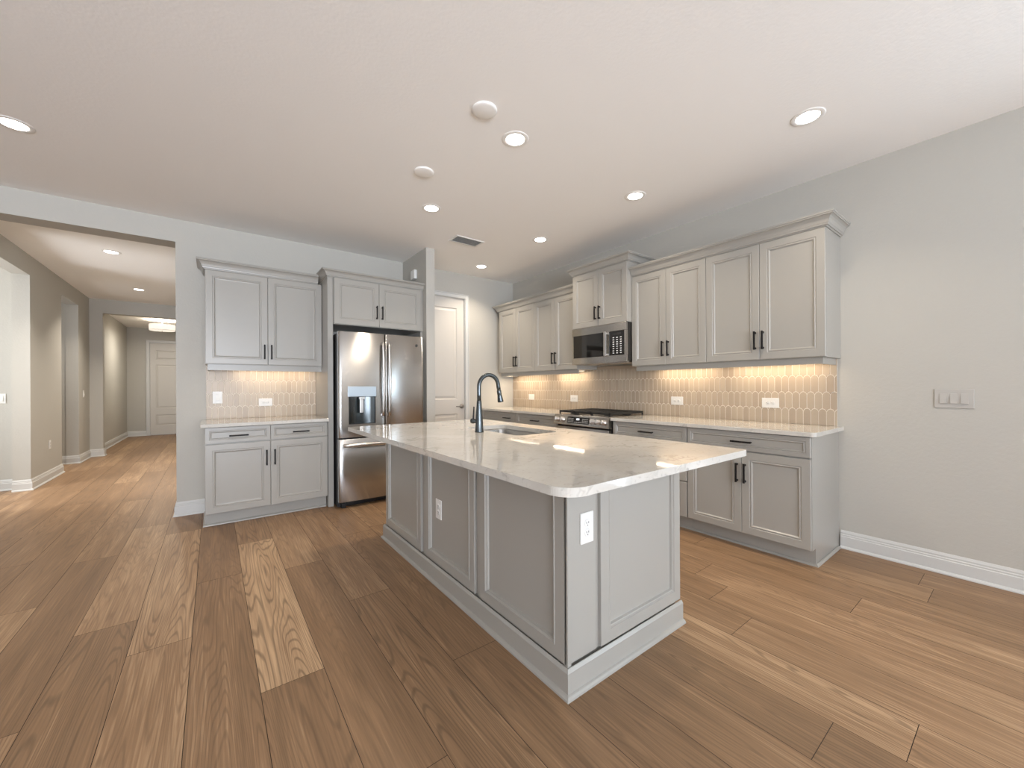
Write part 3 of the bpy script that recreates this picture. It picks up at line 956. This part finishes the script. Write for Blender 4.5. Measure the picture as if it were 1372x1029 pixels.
# ------------------------------------------------------------------ refrigerator
fr_ = thing('refrigerator', 'stainless steel french-door refrigerator with water dispenser and bottom freezer', 'refrigerator', (1.4615, 4.57, 0))
mb = MB(**PLAN)
mb.box((1.006, 4.29, 0.012), (1.917, 4.93, 1.780), 0.004)
mb.box((1.03, 4.262, 0.035), (1.89, 4.29, 1.77))
build('body', mb, 'black', fr_, label='black cabinet sides')
def curved_front(x0, x1, z0, z1, yf, t, bulge_c, bulge_r, skip=None):
    """door skin slightly bowed across the whole appliance; skip = (xa,xb,za,zb) recess"""
    mb = MB(**PLAN)
    mb.smooth = True
    xm, hw = bulge_c, bulge_r
    n = 22
    rad = 0.012
    def yy(x):
        y = yf - 0.014 * (1 - ((x - xm) / hw) ** 2)
        e = min(x - x0, x1 - x)
        if e < rad: y += rad - math.sqrt(max(rad * rad - (rad - e) ** 2, 0))
        return y
    xs = [x0, x0 + 0.0015, x0 + 0.004, x0 + 0.008, x0 + 0.012] + [x0 + 0.012 + (x1 - x0 - 0.024) * k / n for k in range(1, n)] + [x1 - 0.012, x1 - 0.008, x1 - 0.004, x1 - 0.0015, x1]
    if skip:
        xs = sorted(set([round(v, 5) for v in xs if abs(v - skip[0]) > 0.006 and abs(v - skip[1]) > 0.006] + [skip[0], skip[1]]))
    zs = [z0, z0 + 0.003] + ([skip[2], skip[3]] if skip else []) + [z1 - 0.003, z1]
    G = {}
    for i, x in enumerate(xs):
        for j, z in enumerate(zs):
            e = 0.003 if j in (0, len(zs) - 1) else 0
            G[i, j] = mb.bm.verts.new((x, yy(x) + e, z))
    for i in range(len(xs) - 1):
        for j in range(len(zs) - 1):
            if skip and xs[i] >= skip[0] - 1e-6 and xs[i + 1] <= skip[1] + 1e-6 and abs(zs[j] - skip[2]) < 1e-6: continue
            mb.face([G[i, j], G[i + 1, j], G[i + 1, j + 1], G[i, j + 1]])
    # sides back
    bk = [mb.bm.verts.new((x, yf + t, z)) for x, z in ((x0, z0), (x1, z0), (x1, z1), (x0, z1))]
    nx, nz = len(xs), len(zs)
    mb.smooth = False
    mb.face([bk[0], bk[3]] + [G[0, j] for j in range(nz - 1, -1, -1)])
    mb.face([bk[1], bk[2]] + [G[nx - 1, j] for j in range(nz - 1, -1, -1)])
    mb.face([bk[3], bk[2]] + [G[i, nz - 1] for i in range(nx - 1, -1, -1)])
    mb.face([bk[0], bk[1]] + [G[i, 0] for i in range(nx - 1, -1, -1)])
    mb.face(bk)
    return mb
YF = 4.206
SKP = (1.098, 1.368, 0.852, 1.134)
ld = build('door', curved_front(1.005, 1.4675, 0.716, 1.797, YF, 0.055, 1.4615, 0.46, SKP), 'steel', fr_, label='left stainless door with the dispenser')
rd = build('door', curved_front(1.4725, 1.918, 0.716, 1.797, YF, 0.055, 1.4615, 0.46), 'steel', fr_, label='right stainless door')
fd = build('freezer_drawer', curved_front(1.005, 1.918, 0.066, 0.703, YF, 0.055, 1.4615, 0.46), 'steel', fr_)
def bow_handle(parent, x, z0, z1):
    mb = MB(**PLAN)
    mb.smooth = True
    n = 16
    rs = []
    for k in range(n + 1):
        t = k / n
        z = z0 + (z1 - z0) * t
        y = YF - 0.044 - 0.026 * math.sin(math.pi * t)
        hw, ht = 0.0145, 0.008
        rs.append([(x - hw, y + ht * 0.4, z), (x - hw * 0.7, y - ht * 0.6, z), (x, y - ht, z), (x + hw * 0.7, y - ht * 0.6, z), (x + hw, y + ht * 0.4, z), (x + hw * 0.8, y + ht, z), (x - hw * 0.8, y + ht, z)])
    mb.rings(rs)
    for z in (z0 + 0.012, z1 - 0.012):
        mb.box((x - 0.011, YF - 0.046, z - 0.012), (x + 0.011, YF - 0.008, z + 0.012), 0.002)
    return build('handle', mb, 'handle_steel', parent)
bow_handle(ld, 1.440, 0.925, 1.705)
bow_handle(rd, 1.506, 0.925, 1.705)
mb = MB(**PLAN)
mb.smooth = True
rs = []
for k in range(17):
    t = k / 16
    x = 1.04 + 0.843 * t
    y = YF - 0.044 - 0.024 * math.sin(math.pi * t)
    rs.append([(x, y + 0.004, 0.623), (x, y - 0.006, 0.627), (x, y - 0.009, 0.641), (x, y - 0.006, 0.655), (x, y + 0.004, 0.659), (x, y + 0.009, 0.656), (x, y + 0.009, 0.626)])
mb.rings(rs)
for x in (1.055, 1.868):
    mb.box((x - 0.012, YF - 0.046, 0.630), (x + 0.012, YF, 0.652), 0.002)
build('handle', mb, 'handle_steel', fd)
# dispenser
dsp = MB(**PLAN)
x0, x1, z0, z1 = SKP
dsp.box((x0, YF - 0.003, z0), (x0 + 0.004, YF + 0.05, z1)); dsp.box((x1 - 0.004, YF - 0.006, z0), (x1, YF + 0.05, z1))
dsp.box((x0, YF - 0.006, z1 - 0.004), (x1, YF + 0.05, z1)); dsp.box((x0, YF - 0.012, z0), (x1, YF + 0.05, z0 + 0.006))
n = 10
dsp.smooth = True
rs = [[(x0 + 0.004 + (x1 - x0 - 0.008) * k / n, YF + 0.012 + 0.036 * math.sin(math.pi * k / n) ** 0.6, z) for k in range(n + 1)] for z in (z0 + 0.006, z1 - 0.004)]
dsp.rings(rs, False, False, closed=False)
dp = build('dispenser', dsp, 'gun', ld, label='dark recessed water dispenser')
mb = MB(**PLAN)
mb.box((1.090, YF - 0.016, 1.132), (1.377, YF - 0.002, 1.240), 0.004)
pp = build('dispenser_panel', mb, 'panel_steel', ld, label='silver touch panel above the dispenser')
mb = MB(**PLAN)
mb.box((1.205, YF - 0.010, 1.105), (1.262, YF + 0.02, 1.131), 0.004)
mb.box((1.210, YF - 0.004, 0.965), (1.248, YF + 0.006, 1.110), 0.005)
build('dispenser_lever', mb, 'handle_steel', ld)
mb = MB(**PLAN)
mb.frame((1.832, YF - 0.007, 1.697), (1, 0, 0), (0, 0, 1), (0, -1, 0))
seg = 28
for ro, ri in ((0.0135, 0.0118), (0.0095, 0.0084)):
    rs = [[(r * math.cos(2 * math.pi * k / seg), r * math.sin(2 * math.pi * k / seg), h) for k in range(seg)] for r, h in ((ro, 0), (ro, 0.0022), (ri, 0.0022), (ri, 0))]
    mb.rings(rs, False, False)
mb.tube([(-0.006, 0.003, 0.002), (-0.003, 0.006, 0.002), (0.0, 0.0, 0.002), (0.003, -0.006, 0.002), (0.006, -0.002, 0.002)], 0.0008, 6)
build('emblem', mb, 'gun', rd, label='small round emblem')
mb = MB(**PLAN)
mb.box((1.01, 4.30, 0.001), (1.913, 4.36, 0.06))
for x in (1.035, 1.85):
    mb.box((x, 4.235, 0.001), (x + 0.045, 4.30, 0.05), 0.006)
build('toe_grille', mb, 'black', fr_)

# ------------------------------------------------------------------ microwave
mw = thing('microwave', 'stainless over-the-range microwave with black glass window above the gas range', 'microwave', (3.57, 2.87, 1.478))
MX, ya, yb = 3.345, 2.520, 3.262
yb = 3.249; ya = 2.4925
mb = MB((MX, 0, 0), **RW)
mb.box((-yb, 1.490, -0.028), (-ya, 1.885, -(XR - MX - 0.012)))
build('case', mb, 'glassblack', mw, label='dark glossy case')
mb = MB((MX, 0, 0), **RW)
# stainless fascia: bars around the glass
zt0, zt1 = 1.804, 1.885
mb.box((-yb, 1.478, 0.0), (-ya, 1.550, -0.027), 0.003)
mb.box((-yb, zt0, 0.0), (-ya, zt1, -0.027), 0.003)
mb.box((-yb, 1.551, 0), (-yb + 0.022, zt0 - 0.001, -0.027))
mb.box((-ya - 0.024, 1.551, 0), (-ya, zt0 - 0.001, -0.027))
mb.box((-2.765, 1.551, -0.001), (-2.712, zt0 - 0.001, -0.027))
build('fascia', mb, 'steel2', mw)
mb = MB((MX, 0, 0), **RW)
mb.box((-yb + 0.022, 1.551, -0.003), (-2.765, zt0 - 0.001, -0.027))
build('window', mb, 'glassblack', mw, label='black glass window')
mb = MB((MX, 0, 0), **RW)
mb.box((-2.758, 1.548, 0.022), (-2.730, 1.806, 0.038), 0.005)
for z in (1.556, 1.780):
    mb.box((-2.754, z, -0.002), (-2.734, z + 0.018, 0.026), 0.002)
build('handle', mb, 'handle_steel', mw)
mb = MB((MX, 0, 0), **RW)
mb.box((-2.712, 1.551, -0.002), (-ya - 0.024, zt0 - 0.001, -0.027))
mb.mi = 1
for i in range(3):
    for j in range(8):
        u = -2.665 + i * 0.047; z = 1.570 + j * 0.023
        mb.box((u, z, -0.0025), (u + 0.020, z + 0.009, -0.0008))
mb.mi = 2
mb.box((-2.665, 1.762, -0.0025), (-2.555, 1.786, -0.001))
build('control_panel', mb, ['glassblack', 'key', 'dark'], mw, label='black keypad panel')
mb = MB((MX, 0, 0), **RW)
mb.box((-yb + 0.01, 1.474, -0.03), (-ya - 0.01, 1.4895, -0.36))
for i in range(2):
    mb.box((-yb + 0.10 + i * 0.33, 1.470, -0.10), (-yb + 0.32 + i * 0.33, 1.4745, -0.30), 0.002)
build('bottom_grille', mb, 'steel2', mw)

# ------------------------------------------------------------------ gas range
rg = thing('gas_range', 'stainless slide-in gas range with black grates on the right wall', 'range', (3.46, 2.93, 0))
ra, rb = 2.5445, 3.3085
ra, rb = 2.546, 3.306
mb = MB((0, 0, 0), **RW)
mb.box((-rb, 0.05, -3.17), (-ra, 0.895, -(XR - 0.012)))
for u in (-rb + 0.03, -ra - 0.07):
    for n in (-3.20, -3.70):
        mb.box((u, 0.001, n), (u + 0.04, 0.05, n - 0.04))
build('oven_body', mb, 'black', rg)
mb = MB((0, 0, 0), **RW)
mb.box((-rb - 0.006, 0.895, -3.150), (-ra + 0.006, 0.916, -(XR - 0.012)), 0.003) if False else mb.box((-rb, 0.8955, -3.150), (-ra, 0.9175, -(XR - 0.012)), 0.003)
build('cooktop', mb, 'steel2', rg)
# sloped control panel (profile in x,z)
mb = MB((0, 0, 0), U=(1, 0, 0), V=(0, 0, 1), N=(0, 1, 0))
prof = [(3.169, 0.800), (3.104, 0.806), (3.100, 0.812), (3.124, 0.912), (3.132, 0.917), (3.149, 0.9175), (3.169, 0.895)]
mb.prism(prof, ra - 0.004, rb + 0.004)
cp = build('control_panel', mb, 'steel2', rg)
pn = Vector((-(0.912 - 0.812), 0, 0.024)).normalized()         # outward normal of the slope
pv = Vector((0.024, 0, 0.1)).normalized()
pc = Vector((3.112, 0, 0.862))
FS = dict(U=(0, -1, 0), V=tuple(pv), N=tuple(pn))
for y in (3.255, 3.17, 2.735, 2.665, 2.592):
    mb = MB((pc.x, y, pc.z), **FS)
    mb.lathe((0, 0, 0), (0, 0, 1), [(0.027, -0.001), (0.027, 0.004), (0.0235, 0.006), (0.0225, 0.030), (0.020, 0.034), (0.0, 0.034)], 24)
    mb.box((-0.004, -0.021, 0.030), (0.004, 0.021, 0.040), 0.002)
    build('knob', mb, 'handle_steel', rg)
mb = MB((pc.x, 0, pc.z), **FS)
mb.box((-3.100, -0.034, -0.001), (-2.785, 0.036, 0.0015))
mb.mi = 1
for i in range(4):
    for j in range(3):
        mb.box((-3.085 + i * 0.022, -0.022 + j * 0.018, 0.001), (-3.077 + i * 0.022, -0.016 + j * 0.018, 0.0022))
        mb.box((-2.880 + i * 0.022, -0.022 + j * 0.018, 0.001), (-2.872 + i * 0.022, -0.016 + j * 0.018, 0.0022))
for i in range(4):
    mb.box((-2.99 + i * 0.026, -0.024, 0.001), (-2.98 + i * 0.026, -0.018, 0.0022))
mb.mi = 2
mb.box((-2.965, 0.004, 0.001), (-2.925, 0.022, 0.0022))
build('display_panel', mb, ['glassblack', 'key', 'lcd'], rg, label='black touch display')
mb = MB((0, 0, 0), **RW)
mb.box((-rb + 0.003, 0.16, -3.135), (-ra - 0.003, 0.785, -3.17), 0.004)
od = build('oven_door', mb, 'steel2', rg)
mb = MB((0, 0, 0), **RW)
mb.box((-rb + 0.09, 0.28, -3.133), (-ra - 0.09, 0.62, -3.136))
build('window', mb, 'glassblack', od)
mb = MB((0, 0, 0), **RW)
mb.tube([(-rb + 0.05, 0.735, -3.082), (-ra - 0.05, 0.735, -3.082)], 0.012, 14)
for u in (-rb + 0.08, -ra - 0.08):
    mb.box((u - 0.012, 0.726, -3.085), (u + 0.012, 0.744, -3.136), 0.002)
build('handle', mb, 'handle_steel', od)
mb = MB((0, 0, 0), **RW)
mb.box((-rb + 0.003, 0.05, -3.138), (-ra - 0.003, 0.155, -3.17), 0.004)
build('warming_drawer', mb, 'steel2', rg)
# burners and three cast-iron grates
for yc in (rb - 0.14, (ra + rb) / 2, ra + 0.14):
    for xc in ((3.30, 3.60) if yc != (ra + rb) / 2 else (3.45,)):
        mb = MB(**PLAN)
        mb.lathe((xc, yc, 0.9177), (0, 0, 1), [(0.052, 0), (0.05, 0.006), (0.036, 0.008), (0.036, 0.016), (0.033, 0.019), (0.0, 0.019)], 24)
        build('burner', mb, 'iron', rg)
gw = (rb - ra - 0.05) / 3
for k in range(3):
    y0 = ra + 0.02 + k * (gw + 0.005); y1 = y0 + gw
    xa, xb = 3.170, 3.735
    mb = MB(**PLAN)
    t = 0.014
    zt, zb_ = 0.957, 0.936
    for y in (y0, y1 - t):
        mb.box((xa, y, zb_), (xb, y + t, zt), 0.002)
    for x in (xa, xb - t):
        mb.box((x, y0, zb_), (x + t, y1, zt), 0.002)
    for x in (3.25, 3.35, 3.4475, 3.545, 3.645):
        mb.box((x, y0, zb_ + 0.002), (x + t * 0.8, y1, zt), 0.002)
    mb.box((xa, (y0 + y1) / 2 - t / 2, zb_ + 0.002), (xb, (y0 + y1) / 2 + t / 2, zt), 0.002)
    for x in (xa, xb - t, 3.4475):
        for y in (y0, y1 - t):
            mb.box((x, y, 0.9177), (x + t, y + t, zb_ + 0.001), 0.002)
    build('grate', mb, 'iron', rg)

# ------------------------------------------------------------------ switches and outlets
def plate(name, label, cat, P, fr, w, h, kind, n=1, group=None, t=0.006, pm='white'):
    """P = world centre on the surface; kind: 'rocker', 'outlet' or 'blank'"""
    root = thing(name, label, cat, P, group)
    mb = MB(P, **fr)
    mb.box((-w / 2, -h / 2, 0.0002), (w / 2, h / 2, t), 0.0025)
    build('plate', mb, pm, root)
    for i in range(n):
        if kind == 'rocker':
            c = (i - (n - 1) / 2) * 0.046
            mb = MB(P, **fr)
            mb.box((c - 0.017, -0.034, t - 0.001), (c + 0.017, 0.034, t + 0.0005))
            mb.mi = 0
            mb.rings([[(c - 0.0155, -0.032, t), (c + 0.0155, -0.032, t), (c + 0.0155, 0.032, t), (c - 0.0155, 0.032, t)],
                      [(c - 0.0155, -0.031, t + 0.007), (c + 0.0155, -0.031, t + 0.007), (c + 0.0155, 0.031, t + 0.0015), (c - 0.0155, 0.031, t + 0.0015)]], sm=False)
            build('rocker', mb, pm, root)
        else:
            horiz = w > h
            for s in (-1, 1):
                mb = MB(P, **fr)
                cu, cv = (s * 0.0195, 0) if horiz else (0, s * 0.0195)
                mb.lathe((cu, cv, 0), (0, 0, 1), [(0.0165, t - 0.001), (0.0165, t + 0.0015), (0.0155, t + 0.002), (0, t + 0.002)], 20)
                mb.mi = 1
                for a in (-1, 1):
                    q = (cu + a * 0.006, cv + 0.003) if not horiz else (cu + 0.003, cv + a * 0.006)
                    d_ = (0.0012, 0.004) if not horiz else (0.004, 0.0012)
                    mb.box((q[0] - d_[0], q[1] - d_[1], t + 0.0015), (q[0] + d_[0], q[1] + d_[1], t + 0.0026))
                q = (cu, cv - 0.008) if not horiz else (cu - 0.008, cv)
                mb.lathe((q[0], q[1], 0), (0, 0, 1), [(0.0022, t + 0.0015), (0.0022, t + 0.0026)], 10)
                build('socket', mb, ['white', 'dark'], root)
    return root
TF = 0.0088
GO = 'white wall plates on the tile backsplash'
plate('light_switch', 'white three-gang rocker switch on the bare right wall', 'light switch', (XR, 0.308, 1.138), RW, 0.172, 0.122, 'rocker', 3, pm='greyplate')
plate('outlet', 'white horizontal outlet on the long backsplash nearest its open right end', 'outlet', (XR - TF, 1.35, 1.080), RW, 0.130, 0.084, 'outlet', 1, GO)
plate('outlet', 'white horizontal outlet on the long backsplash just right of the gas range', 'outlet', (XR - TF, 2.197, 1.076), RW, 0.130, 0.084, 'outlet', 1, GO)
plate('outlet', 'white horizontal outlet on the long backsplash just left of the gas range', 'outlet', (XR - TF, 3.64, 1.070), RW, 0.130, 0.084, 'outlet', 1, GO)
plate('outlet', 'small white plate on the long backsplash in the far corner by the pantry', 'outlet', (XR - TF, 4.508, 1.072), RW, 0.125, 0.084, 'blank', 0, GO)
plate('light_switch', 'white single rocker switch on the small backsplash left of the fridge', 'light switch', (0.036, YB - TF, 1.134), BW, 0.080, 0.122, 'rocker', 1)
plate('outlet', 'white horizontal outlet on the small backsplash left of the fridge', 'outlet', (0.447, YB - TF, 1.076), BW, 0.124, 0.082, 'outlet', 1)
plate('outlet', 'white vertical outlet on the long grey side of the kitchen island', 'outlet', (bx - 0.0015, 2.270, 0.457), RW, 0.074, 0.122, 'outlet', 1)
plate('outlet', 'white vertical outlet on the near end of the kitchen island', 'outlet', (1.237, by - 0.012, 0.642), BW, 0.078, 0.128, 'outlet', 1)
HW = dict(U=(0, 1, 0), V=(0, 0, 1), N=(1, 0, 0))
plate('outlet', 'low white outlet on the left hall wall between its two openings', 'outlet', (XH, 8.058, 0.473), HW, 0.072, 0.118, 'outlet', 1)
plate('light_switch', 'white switch on the left hall wall past the far opening', 'light switch', (XH, 9.82, 1.14), HW, 0.072, 0.118, 'rocker', 1)
plate('light_switch', 'white switch in the side room seen through the first hall opening', 'light switch', (-2.06, 7.52, 1.115), BW, 0.118, 0.118, 'rocker', 2)

# door chime box on the partition, over the fridge cabinet
ch = thing('door_chime', 'small white box on the partition wall above the fridge cabinet', 'door chime', (SX0, 4.575, 2.60))
mb = MB((SX0, 4.575, 2.60), U=(0, -1, 0), V=(0, 0, 1), N=(-1, 0, 0))
mb.box((-0.055, -0.055, 0.0002), (0.055, 0.055, 0.038), 0.006)
build('cover', mb, 'white', ch)

# ------------------------------------------------------------------ recessed lamps
lamp = thing('recessed_light', 'x', 'ceiling light', (1.59, 3.30, H))
mb = MB(**PLAN)
mb.lathe((1.59, 3.30, H), (0, 0, -1), [(0.088, 0.0003), (0.087, 0.002), (0.083, 0.0035), (0.064, 0.0045), (0.061, 0.003), (0.061, 0.0005)], 36, False, False)
build('trim_ring', mb, 'lamptrim', lamp)
mb = MB(**PLAN)
mb.lathe((1.59, 3.30, H), (0, 0, -1), [(0.0595, 0.0005), (0.0595, 0.003), (0.045, 0.0042), (0.0, 0.0046)], 32, True, True)
build('lens', mb, 'lens', lamp, label='glowing lens')
area('lamp_light', (1.59, 3.30, H - 0.012), (0, 0, 0), 0.11, 0.11, LAMP_W, LAMP_C, 'DISK', lamp, spread=115)
GL = 'recessed ceiling lights'
spots = [((1.59, 3.30), 'round recessed ceiling light near the partition wall, left of the air vent'),
         ((1.59, 2.05), 'bright round recessed ceiling light in the upper middle, over the island'),
         ((2.88, 0.82), 'large recessed ceiling light at upper right, nearest the bare right wall'),
         ((2.885, 2.05), 'recessed ceiling light over the aisle in front of the right-hand cabinets'),
         ((2.895, 3.29), 'recessed ceiling light in front of the microwave'),
         ((2.90, 4.50), 'farthest kitchen recessed light, before the pantry door wall'),
         ((-0.968, 3.77), 'recessed ceiling light cut by the left edge of the picture'),
         ((-0.960, 6.62), 'nearer recessed ceiling light in the hall'),
         ((-0.967, 8.88), 'farther recessed ceiling light in the hall')]
for i, ((x, y), lab) in enumerate(spots):
    o = lamp if i == 0 else copy_tree(lamp)
    o.location = (x, y, H)
    o['label'] = lab
    o['group'] = GL
    if y == 4.50:
        for c in o.children:
            if c.type == 'LIGHT':
                c.data = c.data.copy(); c.data.energy = 11
    if y > 6:
        for c in o.children:
            if c.type == 'LIGHT':
                c.data = c.data.copy(); c.data.energy = 26; c.data.color = (1.0, 0.90, 0.78)

# two blank round covers
cv = thing('ceiling_cover', 'larger-looking round white cover disc on the ceiling, left of the nearest island light', 'ceiling cover', (1.276, 1.939, H), 'round blank covers on the ceiling')
mb = MB(**PLAN)
mb.lathe((1.276, 1.939, H), (0, 0, -1), [(0.074, 0.0003), (0.074, 0.006), (0.070, 0.010), (0.060, 0.0125), (0.0, 0.014)], 32, True, True)
build('disc', mb, 'lamptrim', cv)
c2 = copy_tree(cv)
c2.location = (1.276, 2.772, H)
c2['label'] = 'small-looking round white cover disc on the ceiling, farther from the camera'

# air vent
vt = thing('air_vent', 'white rectangular louvred air vent in the ceiling near the partition', 'air vent', (2.26, 3.81, H))
mb = MB(**PLAN)
for a, b in (((2.085, 3.712), (2.437, 3.732)), ((2.085, 3.888), (2.437, 3.908)), ((2.085, 3.732), (2.105, 3.888)), ((2.417, 3.732), (2.437, 3.888))):
    mb.box((a[0], a[1], H - 0.008), (b[0], b[1], H - 0.0003), 0.002)
build('frame', mb, 'white', vt)
mb = MB(**PLAN)
for k in range(8):
    y = 3.742 + k * 0.019
    mb.rings([[(2.105, y, H - 0.008), (2.105, y + 0.015, H - 0.003), (2.105, y + 0.015, H - 0.0038), (2.105, y + 0.0005, H - 0.009)],
              [(2.417, y, H - 0.008), (2.417, y + 0.015, H - 0.003), (2.417, y + 0.015, H - 0.0038), (2.417, y + 0.0005, H - 0.009)]], sm=False)
build('louvres', mb, 'white', vt)
mb = MB(**PLAN)
mb.box((2.105, 3.732, H - 0.0012), (2.417, 3.888, H - 0.0003))
build('duct', mb, 'dark', vt)

# ------------------------------------------------------------------ under-cabinet bars
def bar(label, fr, c, L, power=UC_W):
    c = Vector(c)
    root = thing('under_cabinet_light', label, 'cabinet light', c, 'light bars under the wall cabinets')
    mb = MB(c, **fr)
    mb.box((-L / 2, -0.010, -0.014), (L / 2, -0.0003, 0.014), 0.002)
    build('housing', mb, 'white', root)
    mb = MB(c, **fr)
    mb.box((-L / 2 + 0.01, -0.0125, -0.010), (L / 2 - 0.01, -0.0101, 0.010))
    build('lens', mb, 'lens_uc', root)
    rz = R(90) if fr is RW else 0
    area('bar_light', (c.x, c.y, c.z - 0.016), (0, 0, rz), L - 0.02, 0.03, power, UC_C, parent=root)
bar('slim light bar under the near right-hand wall cabinet', RW, (3.69, 1.31, 1.43), 0.68)
bar('slim light bar under the cabinet just right of the microwave', RW, (3.69, 2.08, 1.43), 0.60)
bar('slim light bar under the cabinet just left of the microwave', RW, (3.69, 3.66, 1.43), 0.56)
bar('slim light bar under the far corner wall cabinet', RW, (3.62, 4.50, 1.43), 0.66, 4.2)
bar('slim light bar under the hutch wall cabinet left of the fridge', BW, (0.53, 4.86, 1.455), 0.70, 1.9)

# ------------------------------------------------------------------ foyer drum light
fl = thing('drum_light', 'white drum ceiling light with metal bands in the foyer at the end of the hall', 'ceiling light', (-0.925, 12.1, 2.79))
px, py = -0.925, 12.1
mb = MB(**PLAN)
mb.lathe((px, py, 2.79), (0, 0, -1), [(0.065, 0.0003), (0.065, 0.014), (0.05, 0.022), (0.008, 0.024), (0.008, 0.10), (0.004, 0.10)], 24)
build('canopy', mb, 'handle_steel', fl)
mb = MB(**PLAN)
mb.lathe((px, py, 2.70), (0, 0, -1), [(0.232, 0.008), (0.232, 0.138), (0.225, 0.146), (0.0, 0.146)], 40, False, True)
build('shade', mb, 'shade', fl, label='glowing white fabric shade')
mb = MB(**PLAN)
for h0 in (0.004, 0.136):
    mb.lathe((px, py, 2.70), (0, 0, -1), [(0.234, h0), (0.237, h0), (0.237, h0 + 0.008), (0.234, h0 + 0.008)], 40, False, False)
for k in range(4):
    a = R(45 + 90 * k - 20)
    mb.box((px + 0.235 * math.cos(a) - 0.004, py + 0.235 * math.sin(a) - 0.004, 2.556), (px + 0.235 * math.cos(a) + 0.004, py + 0.235 * math.sin(a) + 0.004, 2.696))
build('bands', mb, 'handle_steel', fl)
mb = MB(**PLAN)
mb.lathe((px, py, 2.554), (0, 0, -1), [(0.014, 0), (0.014, 0.006), (0.006, 0.018), (0, 0.022)], 16)
build('finial', mb, 'handle_steel', fl)
area('drum_glow', (px, py, 2.545), (0, 0, 0), 0.42, 0.42, 32, (1.0, 0.92, 0.80), 'DISK', fl)
area('drum_uplight', (px, py, 2.705), (R(180), 0, 0), 0.40, 0.40, 7, (1.0, 0.92, 0.80), 'DISK', fl)

# unseen fill lights added in the side room and passage to brighten the hall
area('side_room_fill', (-3.65, 6.3, 1.5), (R(93), 0, R(-90)), 1.2, 1.4, 85, (0.95, 0.97, 1.0))
area('side_passage_fill', (-2.9, 8.9, 2.0), (R(100), 0, R(-90)), 0.8, 1.0, 8, (0.95, 0.97, 1.0))
